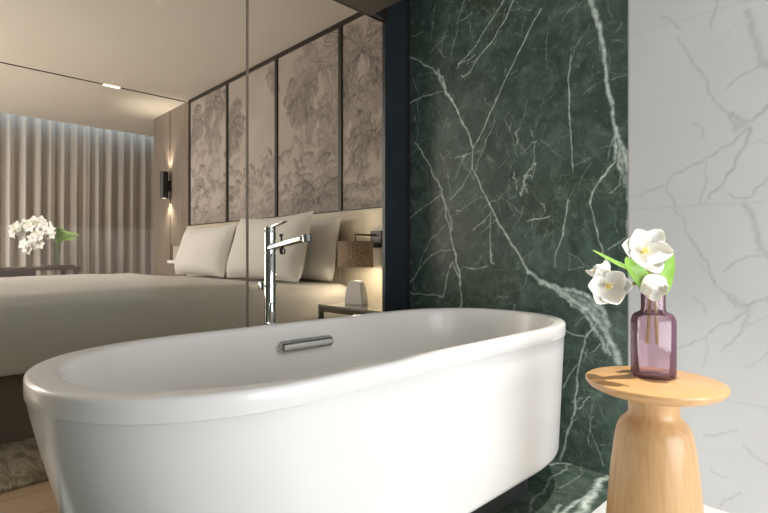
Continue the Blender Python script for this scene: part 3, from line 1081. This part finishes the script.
tocam = Vector((0.69, -0.70, 0.05))
D = 1.33
tulip('wide open white tulip, topmost bloom above the purple vase', (646, 250), 1.31, (0.60, -0.75, 0.22), 0.069, 0.85, 1, (0.004, 0.006),
      leaves=[([ray_pt(655, 300, 1.33), ray_pt(663, 285, 1.34), ray_pt(669, 265, 1.35), ray_pt(671, 247, 1.36)], 0.038, (0.7, -0.7, 0.1))])
tulip('open white tulip with yellow centre, hanging lowest at the left of the bouquet', (609, 286), 1.22, (0.45, -0.86, 0.05), 0.062, 0.66, 2, (-0.008, -0.004),
      leaves=[([ray_pt(646, 292, 1.31), ray_pt(632, 273, 1.28), ray_pt(612, 262, 1.26), ray_pt(592, 250, 1.25)], 0.036, (0.35, -0.4, 0.85))])
tulip('small half closed white tulip behind the lowest left bloom', (601, 271), 1.27, (-0.45, -0.15, 0.75), 0.046, 0.38, 3, (-0.010, 0.004))
tulip('closed white tulip just over the rim of the purple vase', (652, 284), 1.26, (0.45, -0.15, -0.45), 0.066, 0.10, 4, (0.008, -0.006),
      leaves=[([ray_pt(650, 294, 1.30), ray_pt(642, 280, 1.27), ray_pt(632, 268, 1.26), ray_pt(626, 257, 1.27)], 0.046, (0.6, -0.7, 0.3))])

# ------------------------------------------------------------------ headboard wall dressing (bedroom)
PX = [190, 227.7, 277, 341, 399]          # where the vertical trims stand
PXW = [ratio(x) * HY for x in PX]
PT = 2.60
PB = 1.183
pf = Field(PXW[0], PXW[4] + 0.02, PB, PT, 0.0075)


def frond(x, z, ang, ln, w, s, droop=1.1, n=14):
    """feathered palm frond painted on the paper"""
    p = np.array([x, z]); a = ang; ln *= 0.85; s = min(s * 1.5, 1.0)
    for i in range(n):
        t = i / n
        d = np.array([math.cos(a), math.sin(a)]) * ln / n
        q = p + d
        pf.seg(p, q, 0.006, 0.005, s)
        ll = ln * 0.34 * math.sin(math.pi * (0.12 + 0.85 * t)) * w
        for sg in (-1, 1):
            b = a + sg * (0.9 - 0.3 * t) + RNG.normal(0, 0.12)
            e = q + np.array([math.cos(b), math.sin(b)]) * ll + np.array([0, -ll * 0.5])
            pf.seg(q, e, 0.012, 0.006, s * RNG.uniform(0.35, 1.0))
        a -= droop / n * math.copysign(1, math.cos(ang)) * (0.4 + 1.2 * t)
        p = q


def crown(px, py, ln, s, k=9, a0=-30, a1=210, w=1.0):
    x, z = on_y(px, py, HY)
    for i in range(k):
        a = R(a0 + (a1 - a0) * i / (k - 1)) + RNG.normal(0, 0.12)
        frond(x, z, a, ln * RNG.uniform(0.8, 1.15), w, s * RNG.uniform(0.6, 1.0), 1.5)


def trunk(px, py, px2, py2, w, s):
    a = on_y(px, py, HY); b = on_y(px2, py2, HY)
    pf.line([a, b], w, s, 0.03, 2)


def bush(px, py, r, s, n=26):
    x, z = on_y(px, py, HY)
    for _ in range(int(n * 0.6)):
        a = RNG.uniform(0, math.pi * 2)
        rr_ = r * math.sqrt(RNG.rand())
        x1, z1 = x + math.cos(a) * rr_, z + math.sin(a) * rr_ * 0.8
        b = RNG.uniform(0.2, 2.9)
        frond(x1, z1, b, r * RNG.uniform(0.3, 0.7), 0.8, s * RNG.uniform(0.4, 1.0), 1.2, 7)


crown(362, 52, 0.42, 0.62, 11)
crown(320, 70, 0.46, 0.50, 10)
crown(300, 96, 0.30, 0.58, 12, -60, 240)
trunk(301, 100, 302, 195, 0.016, 0.45)
crown(318, 118, 0.26, 0.42, 9)
crown(362, 92, 0.34, 0.55, 8, 0, 180)
crown(372, 140, 0.36, 0.60, 9)
crown(350, 118, 0.26, 0.45, 8)
crown(384, 85, 0.26, 0.45, 7)
bush(362, 175, 0.36, 0.58, 34)
bush(318, 180, 0.40, 0.55, 40)
bush(288, 178, 0.30, 0.55, 26)
crown(330, 145, 0.26, 0.42, 8)
crown(318, 205, 0.45, 0.62, 10, 10, 170)
bush(268, 180, 0.36, 0.50, 30)
bush(245, 190, 0.40, 0.55, 34)
bush(235, 200, 0.34, 0.60, 26)
crown(230, 125, 0.34, 0.58, 10, -80, 90)
crown(214, 108, 0.34, 0.55, 10)
crown(213, 135, 0.22, 0.48, 9)
trunk(213, 138, 213, 190, 0.012, 0.40)
trunk(219, 138, 219, 190, 0.012, 0.38)
crown(193, 125, 0.30, 0.50, 9, -80, 80)
bush(200, 165, 0.32, 0.48, 26)
bush(208, 200, 0.50, 0.62, 44)
bush(196, 205, 0.36, 0.62, 26)
crown(276, 75, 0.18, 0.45, 7, 120, 270)
# dusky ground along the foot of the print
for i in range(240):
    x = RNG.uniform(PXW[0], PXW[4]); z = PB + abs(RNG.normal(0, 0.075))
    pf.seg((x, z), (x + RNG.uniform(-0.10, 0.10), z + RNG.uniform(0, 0.04)), 0.022, 0.022, RNG.uniform(0.2, 0.5))

names = ['palm mural panel nearest the sconce at the far left of the bed',
         'palm mural panel second from the sconce, mostly bare paper with foliage at its foot',
         'palm mural panel with a fan palm on a tall trunk above the right pillows',
         'palm mural panel with curling fronds above the bedside lamp, cut by the dark jamb']
for k in range(4):
    a0, a1 = PXW[k] + 0.018, PXW[k + 1] - 0.018
    i0 = int(round((a0 - pf.a0) / pf.sa)); i1 = int(round((a1 - pf.a0) / pf.sa))
    sub = Field.__new__(Field)
    sub.A = pf.A[i0:i1 + 1]; sub.B = pf.B; sub.v = pf.v[:, i0:i1 + 1]; sub.na = len(sub.A); sub.nb = len(sub.B)
    o = sub.mesh('mural_panel', lambda a, b: (a, np.full_like(a, HY), b), lambda a, b: (a, np.full_like(a, HY + 0.035), b), M['palm'])
    tag(o, names[k], 'wall panel', 'palm mural panels over the headboard')
n = 8
for x in PXW:
    struct('trim_%d' % n, bx(x - 0.018, x + 0.018, HY - 0.014, HY + 0.04, PB, BC), M['dframe'], smooth=False); n += 1
struct('trim_%d' % n, bx(PXW[0] - 0.018, GX, HY - 0.012, HY + 0.04, PT - 0.015, BC), M['dframe'], smooth=False); n += 1
struct('trim_%d' % n, bx(PXW[0] - 0.018, GX, HY - 0.010, HY + 0.04, PB - 0.012, PB + 0.002), M['dframe'], smooth=False)

# headboard: upholstered panels side by side
hb = thing('headboard', 'long cream leather headboard running under the palm murals', 'headboard', ((PXW[0] + GX) / 2, HY, 0))
ox = (PXW[0] + GX) / 2
xs = [PXW[0], PXW[1] + 0.02, PXW[2] + 0.02, PXW[3] + 0.05, GX - 0.005]
for a, b in zip(xs, xs[1:]):
    obj('cushioned_panel', bx(a - ox + 0.002, b - ox - 0.002, -0.045, 0.035, 0.25, PB - 0.013, 0.006, 2), M['leather'], hb)

# veneer slabs to the left, niche shelf whose lit look is put into its white colour
GAPX = -6.285
tag(obj('veneer_panel', bx(GAPX + 0.012, PXW[0] - 0.02, HY - 0.0, HY + 0.038, 0.963, BC, 0.002, 1), M['veneer']), 'taupe wood wall panel between the sconce gap and first palm mural', 'wall panel')
tag(obj('veneer_panel', bx(-6.83, GAPX - 0.012, HY - 0.0, HY + 0.038, 0.0, BC, 0.002, 1), M['veneer']), 'taupe wood wall panel at the wall corner beside the curtain', 'wall panel')
ns = thing('bedside_shelf', 'pale floating bedside shelf below the left wood panel', 'shelf', ((GAPX + PXW[0]) / 2, HY - 0.15, 0.74))
obj('shelf_board', bx(-0.25, 0.25, 0.10, 0.188, 0.0, 0.035, 0.002, 1), M['white'], ns)
obj('drawer_box', bx(-0.245, 0.245, 0.11, 0.188, -0.22, -0.001, 0.003, 1), M['veneer'], ns)
sw = thing('wall_switch', 'small square light switch beside the leftmost pillow', 'switch', (-5.83, HY, 0.985))
obj('plate', bx(-0.04, 0.04, -0.006, 0.0, -0.005, 0.075, 0.002), M['grey'], sw)
obj('rocker', bx(-0.022, 0.022, -0.010, -0.006, 0.012, 0.058, 0.001), M['white'], sw)

# sconce
sx, sy = -6.27, HY - 0.075
sc_ = thing('wall_sconce', 'black cylindrical up-and-down wall sconce beside the curtain', 'sconce', (sx, sy, 1.53))
bm = lathe(bmesh.new(), [(0.036, 0.004), (0.036, 0.0), (0.045, 0.0), (0.045, 0.325), (0.036, 0.325), (0.036, 0.321)], 40, cap0=False, cap1=False)
obj('cylinder_shade', bm, M['black'], sc_)
for z in (0.006, 0.318):
    obj('lamp_disc', lathe(bmesh.new(), [(0.0362, z), (0.0362, z + 0.002)], 32), M['lampglow'], sc_)
obj('mount', bx(-0.02, 0.02, 0.044, 0.074, 0.09, 0.22, 0.003), M['black'], sc_)
spot('sconce_down', (sx, sy + 0.02, 1.515), (sx, sy + 0.075, 0.5), 22, (1.0, 0.85, 0.66), 95, 0.9, 0.03)
spot('sconce_up', (sx, sy + 0.02, 1.865), (sx, sy + 0.075, 2.9), 18, (1.0, 0.85, 0.66), 95, 0.9, 0.03)

# ceiling track with a lit insert
tr = thing('ceiling_track', 'thin dark light track recessed in the bedroom ceiling', 'track light', (-5.79, 0, BC))
obj('rail', bx(-0.008, 0.008, -2.6, HY - 0.02, -0.006, 0.0), M['black'], tr, smooth=False)
ya, yb = on_z(103, 84.0, BC)[1], on_z(120, 87.3, BC)[1]
obj('lit_insert', bx(-0.022, 0.022, min(ya, yb), max(ya, yb), -0.010, -0.0061), M['trackglow'], tr, smooth=False)

# ------------------------------------------------------------------ curtain
def curtain(label, y0, y1, seed, group):
    rnd = random.Random(seed)
    root = thing('curtain', label, 'curtain', (-8.05, (y0 + y1) / 2, 0), 0, group)
    bm = bmesh.new()
    nY = int((y1 - y0) / 0.012)
    zs = [0.02, 0.5, 1.0, 1.5, 2.0, 2.35, 2.5, 2.6, 2.68, 2.78]
    ph = rnd.uniform(0, 6)
    rows = []
    for z in zs:
        row = []
        pin = 1.0 - 0.45 * max(0, (z - 2.3) / 0.48)
        for i in range(nY + 1):
            y = y0 + (y1 - y0) * i / nY
            p = y * 2 * math.pi / 0.152 + ph + 0.9 * math.sin(y * 3.1 + ph) + 0.15 * math.sin(z * 1.7)
            s = math.sin(p)
            s = math.copysign(abs(s) ** 0.75, s)
            a = 0.033 * (0.8 + 0.3 * math.sin(y * 5.3 + seed)) * pin
            row.append(bm.verts.new((a * s + 0.006 * math.sin(2.7 * p), y - (y0 + y1) / 2, z)))
        rows.append(row)
    for a, b in zip(rows, rows[1:]):
        for i in range(nY):
            bm.faces.new((a[i], a[i + 1], b[i + 1], b[i]))
    o = obj('pleated_drape', bm, M['curtain'], root)
    s = o.modifiers.new('t', 'SOLIDIFY'); s.thickness = 0.003
    return root


cu1 = curtain('wide taupe pleated floor-length curtain behind the white orchid', -2.6, 3.10, 1, None)
rl = thing('curtain_rail', 'white curtain rail inside the ceiling pocket', 'rail', (-8.05, 0.25, 2.785))
obj('rail_bar', bx(-0.012, 0.012, -2.9, 2.86, 0.0, 0.02), M['white'], rl, smooth=False)

# ------------------------------------------------------------------ bed
BX0, BX1 = -4.98, -2.70
BY0, BY1 = 0.02, 2.395
BZ = 0.68
bed = thing('bed', 'wide double bed with brown upholstered base behind the bathtub', 'bed', ((BX0 + BX1) / 2, (BY0 + BY1) / 2, 0))
bcx, bcy = (BX0 + BX1) / 2, (BY0 + BY1) / 2
obj('bed_base', bx(BX0 - bcx + 0.03, BX1 - bcx - 0.06, BY0 - bcy - 0.02, BY1 - bcy, 0.0145, 0.325, 0.012, 2), M['valance'], bed)
obj('mattress', bx(BX0 - bcx + 0.035, BX1 - bcx - 0.030, BY0 - bcy + 0.03, BY1 - bcy - 0.005, 0.326, BZ - 0.040, 0.12, 7), M['linen'], bed)
# duvet draped over it
from mathutils import noise as mnoise
bm = bmesh.new()
NX, NY = 90, 90
drop = 0.33
rows = []
x0, x1, y0, y1 = BX0, BX1, BY0 - 0.03, 1.55
for j in range(NY + 1):
    row = []
    for i in range(NX + 1):
        u = (i / NX) * (x1 - x0 + 2 * drop) - drop
        v = (j / NY) * (y1 - y0 + drop) - drop
        # arc-length fold over rounded edges of radius rd
        rd = 0.085
        W_ = x1 - x0

        def fold(u_, W__):
            arc = rd * math.pi / 2
            if u_ < rd:
                s_ = rd - u_
                if s_ < arc: return rd - rd * math.sin(s_ / rd), rd * (1 - math.cos(s_ / rd))
                return 0.0 + 0.0, rd + (s_ - arc)
            return u_, 0.0
        ul, dl = fold(u, W_)
        ur, dr = fold(W_ - u, W_)
        if u < W_ / 2: X, dzx = x0 + ul, dl
        else: X, dzx = x1 - ur, dr
        vl, dvl = fold(v, 9)
        Y = y0 + vl
        d = max(dzx, dvl) if dzx > 0 and dvl > 0 else dzx + dvl
        d = min(d, BZ - 0.325)
        Z = BZ - d
        nz_ = mnoise.noise(Vector((X * 1.6, Y * 1.6, 0.3))) * 0.014 + mnoise.noise(Vector((X * 4.5, Y * 4.5, 1.3))) * 0.007
        if d < 0.02:
            Z += nz_
        fx = 0.018 * mnoise.noise(Vector((Y * 5.0, 3.3, Z))) + 0.012 * math.sin(Y * 17) * mnoise.noise(Vector((Y * 2, 9, 0)))
        if dzx > 0.05: X += (fx + 0.02 * min(d / 0.3, 1)) * (1 if u > W_ / 2 else -1)
        if dvl > 0.05: Y -= 0.015 * mnoise.noise(Vector((X * 6, 1, 0))) + 0.01
        row.append(bm.verts.new((X, Y, Z)))
    rows.append(row)
for a, b in zip(rows, rows[1:]):
    for i in range(NX):
        bm.faces.new((a[i], a[i + 1], b[i + 1], b[i]))
o = obj('duvet', bm, M['linen'])
s = o.modifiers.new('t', 'SOLIDIFY'); s.thickness = 0.028; s.offset = -1
u = o.modifiers.new('s', 'SUBSURF'); u.levels = 1; u.render_levels = 1
tag(o, 'smooth off-white duvet spread over the bed up to the pillows', 'duvet')


def pillow(label, cx, cy, w, hgt, lean, rz, seed, th=0.10, cz=BZ - 0.024):
    bm = bmesh.new()
    n = 28
    for side in (1, -1):
        rows = []
        for j in range(n + 1):
            row = []
            for i in range(n + 1):
                a = (i / n) * 2 - 1; b = (j / n) * 2 - 1
                e = (1 - a ** 4) * (1 - b ** 4)
                px_ = a * w / 2 * (1 - 0.055 * (1 - b * b) * 0 - 0.04 * (1 - abs(b) ** 2))
                pz = b * hgt / 2 * (1 - 0.09 * (1 - a * a) if b > 0 else 1 - 0.03 * (1 - a * a))
                t = th * max(e, 0) ** 0.62 * (1.12 - 0.25 * b)
                t += 0.012 * mnoise.noise(Vector((a * 2.1 + seed, b * 2.3, side))) * max(e, 0)
                row.append(bm.verts.new((px_, side * -t, pz + hgt / 2)))
            rows.append(row)
        for a_, b_ in zip(rows, rows[1:]):
            for i in range(n):
                bm.faces.new((a_[i], a_[i + 1], b_[i + 1], b_[i]))
    bmesh.ops.remove_doubles(bm, verts=bm.verts[:], dist=0.0004)
    o = obj('pillow', bm, M['pillow'])
    me = o.data
    o.location = (cx, cy, cz)
    o.rotation_euler = (R(-lean), 0, R(rz))
    tag(o, label, 'pillow', 'bed pillows propped on the headboard')
    return o


pillow('back white pillow showing at the right beside the bedside lamp', -3.33, 2.26, 0.98, 0.475, 10, 0, 1, 0.075)
pillow('back white pillow hidden mostly behind the leftmost front pillow', -4.36, 2.26, 0.98, 0.44, 10, 0, 2, 0.075)
pillow('front white pillow standing at the right, behind the faucet', -3.40, 1.995, 1.04, 0.515, 14, 0, 3, 0.095)
pillow('front white pillow standing leftmost on the bed', -4.45, 1.985, 1.00, 0.475, 14, 0, 4, 0.095)

# rug
o = obj('rug', bx(-6.2, -2.235, -0.55, 1.55, 0.0, 0.014, 0.004, 1), M['rug'])
tag(o, 'mottled brown and grey rug under the bed', 'rug')

# ------------------------------------------------------------------ right bedside
nt_ = thing('nightstand', 'dark-framed nightstand with grey glossy top right of the bed', 'nightstand', (-2.30, 2.17, 0))
obj('top', bx(-0.31, 0.31, -0.215, 0.225, 0.515, 0.530, 0.002, 1), M['nstop'], nt_)
fr_ = bmesh.new()
for ya_ in (-0.213, 0.203):
    box(fr_, -0.308, 0.308, ya_, ya_ + 0.02, 0.485, 0.5145)
for xa_ in (-0.308, 0.288):
    box(fr_, xa_, xa_ + 0.02, -0.193, 0.203, 0.485, 0.5145)
obj('frame', fr_, M['nsframe'], nt_, smooth=False)
for xa_ in (-0.308, 0.283):
    for ya_ in (-0.213, 0.198):
        obj('leg', bx(xa_, xa_ + 0.025, ya_, ya_ + 0.025, 0.0, 0.4849), M['nsframe'], nt_, smooth=False)
obj('lower_shelf', bx(-0.30, 0.30, -0.2, 0.21, 0.16, 0.18), M['veneer'], nt_, smooth=False)

# bedside clock radio: white wedge with rounded shoulders
ck = thing('clock_radio', 'white wedge-shaped clock radio on the nightstand', 'clock', (-2.435, 2.13, 0.530), R(20))
bm = bmesh.new()
pr = []
for (x, z) in [(-0.068, 0.0), (-0.060, 0.09), (-0.052, 0.128), (-0.040, 0.145), (-0.020, 0.150), (0.025, 0.150), (0.040, 0.146), (0.050, 0.128), (0.066, 0.0)]:
    pr.append((x, z))
fa_ = [bm.verts.new((x, -0.045 + z * 0.10, z)) for x, z in pr]
fb_ = [bm.verts.new((x, 0.045 - z * 0.12, z)) for x, z in pr]
bm.faces.new(fa_); bm.faces.new(fb_[::-1])
for i in range(len(pr)):
    k = (i + 1) % len(pr)
    bm.faces.new((fa_[i], fb_[i], fb_[k], fa_[k]))
bmesh.ops.recalc_face_normals(bm, faces=bm.faces[:])
bmesh.ops.bevel(bm, geom=bm.edges[:], offset=0.006, segments=3, affect='EDGES')
obj('case', bm, M['white'], ck)
obj('side_plate', bx(0.046, 0.066, -0.030, 0.030, 0.010, 0.085, 0.003), M['grey'], ck, rot=(0, R(-9), 0))

# swing-arm wall lamp
wl = thing('wall_lamp', 'swing-arm wall lamp with woven brown drum shade above the nightstand', 'lamp', (-2.50, HY - 0.045, 1.0))
obj('wall_block', bx(-0.055, 0.055, -0.045, 0.0, -0.105, 0.01, 0.004), M['dframe'], wl)
dz = 0.85 - 1.0
shx, shy = -0.025, -0.205
bm = tube(bmesh.new(), [(0.0, -0.045, -0.02), (0.0, -0.075, -0.02), (shx, shy, -0.02), (shx, shy, -0.075)], 0.007, 12)
obj('arm', bm, M['dframe'], wl)
SR = 0.118
bm = lathe(bmesh.new(), [(SR, dz - 0.085), (SR, dz + 0.085), (SR - 0.003, dz + 0.085), (SR - 0.003, dz - 0.085)], 56, (shx, shy), cap0=False, cap1=False)
vl_ = bm.verts[:]
for i in range(56):
    bm.faces.new((vl_[i], vl_[(i + 1) % 56], vl_[168 + (i + 1) % 56], vl_[168 + i]))
obj('lamp_shade', bm, M['shade'], wl)
bm = bmesh.new()
for k in range(3):
    a = 2 * math.pi * k / 3
    tube(bm, [(shx, shy, dz + 0.078), (shx + (SR - 0.003) * math.cos(a), shy + (SR - 0.003) * math.sin(a), dz + 0.078)], 0.002, 6)
obj('shade_spider', bm, M['dframe'], wl)
bm = lathe(bmesh.new(), [(0.010, dz + 0.06), (0.013, dz + 0.03), (0.028, dz + 0.0), (0.030, dz - 0.02), (0.020, dz - 0.042), (0.006, dz - 0.048)], 24, (shx, shy))
obj('bulb', bm, M['lampglow'], wl)
pl = bpy.data.lights.new('bedside_bulb', 'POINT'); pl.energy = 4.0; pl.color = (1.0, 0.86, 0.66); pl.shadow_soft_size = 0.03
po = bpy.data.objects.new('bedside_bulb', pl); po.location = (-2.50 + shx, HY - 0.045 + shy, 1.0 + dz - 0.07); COL.objects.link(po)
pl2 = bpy.data.lights.new('bedside_bulb_upper', 'POINT'); pl2.energy = 4.0; pl2.color = (1.0, 0.86, 0.66); pl2.shadow_soft_size = 0.02
po = bpy.data.objects.new('bedside_bulb_upper', pl2); po.location = (-2.50 + shx, HY - 0.045 + shy + 0.0, 1.0 + dz + 0.045); COL.objects.link(po)

# ------------------------------------------------------------------ table and orchid by the curtain
ty = 1.30
dt = thing('desk', 'dark walnut table standing in front of the curtains', 'table', (-7.12, 0.55, 0))
obj('tabletop', bx(-0.35, 0.35, -1.05, 1.05, 0.665, 0.70, 0.003, 1), M['dwood'], dt)
obj('apron', bx(-0.27, 0.27, -0.40, 0.62, 0.58, 0.6649, 0.002, 1), M['dwood'], dt)
for xa_ in (-0.33, 0.28):
    for ya_ in (-1.03, 0.98):
        obj('leg', bx(xa_, xa_ + 0.05, ya_, ya_ + 0.05, 0.0, 0.6649, 0.002, 1), M['dwood'], dt)
o = obj('tray', bx(-7.20, -6.96, 1.28, 1.58, 0.70, 0.722, 0.003, 1), M['dwood'])
tag(o, 'low dark tray at the right end of the walnut table', 'tray')

OD = 6.35
vb = ray_pt(56.5, 266.8, OD)
vase = thing('orchid_vase', 'slim clear glass vase holding a white orchid on the walnut table', 'vase', (vb.x, vb.y, 0.70))
bm = lathe(bmesh.new(), [(0.034, 0.0), (0.036, 0.004), (0.032, 0.10), (0.040, 0.22), (0.052, 0.31), (0.050, 0.31), (0.038, 0.22), (0.030, 0.10), (0.031, 0.012)], 36)
obj('glass_body', bm, M['glass'], vase)
orc = thing('orchid', 'white orchid spray arching left out of the slim glass vase', 'flower', (vb.x, vb.y, 0.715))
ob = Vector((vb.x, vb.y, 0.715))
sprays = [[(56, 240), (50, 228), (38, 222), (25, 223), (13, 233)], [(56, 242), (47, 234), (36, 238), (28, 246), (26, 252)]]
top = ray_pt(57, 243, OD)
for k, spx in enumerate(sprays):
    pts = [Vector((0, 0, 0.0))] + [ray_pt(x, y, OD - 0.03 * i * (1 - 2 * k)) - ob for i, (x, y) in enumerate(spx)]
    pts = smooth_line(pts, 8)
    obj('stem', tube(bmesh.new(), pts, 0.004, 8), M['dleaf'], orc)


def orchid_bloom(c, ax, size, seed):
    q = Vector(ax).normalized().to_track_quat('Z', 'Y').to_matrix()
    bm = bmesh.new()
    for k in range(5):
        a = 2 * math.pi * k / 5 + seed
        pet(bm, Vector((0, 0, 0)), q @ Matrix.Rotation(a, 3, 'Z'), size * 0.55, size * (0.55 if k % 2 else 0.42), (R(20), R(5)), 0.12, n=5, mseg=5)
    o = obj('bloom', bm, M['petal'], orc, loc=c - ob)
    solid(o, 0.002, 1)
    bm = lathe(bmesh.new(), [(0.004, 0.0), (0.008, 0.008), (0.004, 0.016)], 10)
    l = obj('lip', bm, M['yellow'], o)
    l.rotation_euler = Vector(ax).to_track_quat('Z', 'Y').to_euler()


rnd = random.Random(4)
bl = [(13, 233), (15, 228), (19, 226), (22, 232), (26, 224), (30, 227), (34, 221), (38, 224), (42, 221), (45, 226), (49, 226), (52, 230), (46, 231),
      (42, 236), (38, 233), (37, 240), (33, 238), (30, 244), (35, 246), (26, 248), (40, 244), (30, 250), (24, 244), (49, 235), (53, 234)]
for i, (x, y) in enumerate(bl):
    orchid_bloom(ray_pt(x, y, OD + rnd.uniform(-0.10, 0.06)), (0.65 + rnd.uniform(-0.4, 0.4), -0.65 + rnd.uniform(-0.4, 0.4), rnd.uniform(-0.3, 0.3)), 0.125, rnd.uniform(0, 1))
for lp, w in [([(56, 243), (60, 235), (66, 233), (73, 236)], 0.075), ([(56, 243), (63, 237), (72, 234), (80, 236)], 0.065), ([(56, 242), (58, 232), (62, 229), (65, 232)], 0.06), ([(57, 243), (66, 239), (72, 239), (77, 237)], 0.05)]:
    lf = obj('leaf', leaf_bm([ray_pt(x, y, OD) - ob for x, y in lp], w, normal=Vector((0.6, -0.6, 0.5))), M['dleaf'], orc)
    solid(lf, 0.002, 1)

# recessed downlights of the bathroom ceiling
for (x, y, lb) in [(-0.38, 1.22, 'round recessed ceiling downlight above the oak side table'), (-1.15, 0.6, 'round recessed ceiling downlight above the bathtub')]:
    dl = thing('ceiling_downlight', lb, 'ceiling light', (x, y, AC), 0, 'bathroom ceiling downlights')
    bm = lathe(bmesh.new(), [(0.032, -0.001), (0.045, -0.006), (0.05, -0.004), (0.05, 0.0)], 36, cap0=False, cap1=False)
    obj('ring', bm, M['white'], dl)
    obj('diffuser', lathe(bmesh.new(), [(0.031, -0.003), (0.031, -0.001)], 32), M['lampglow'], dl)
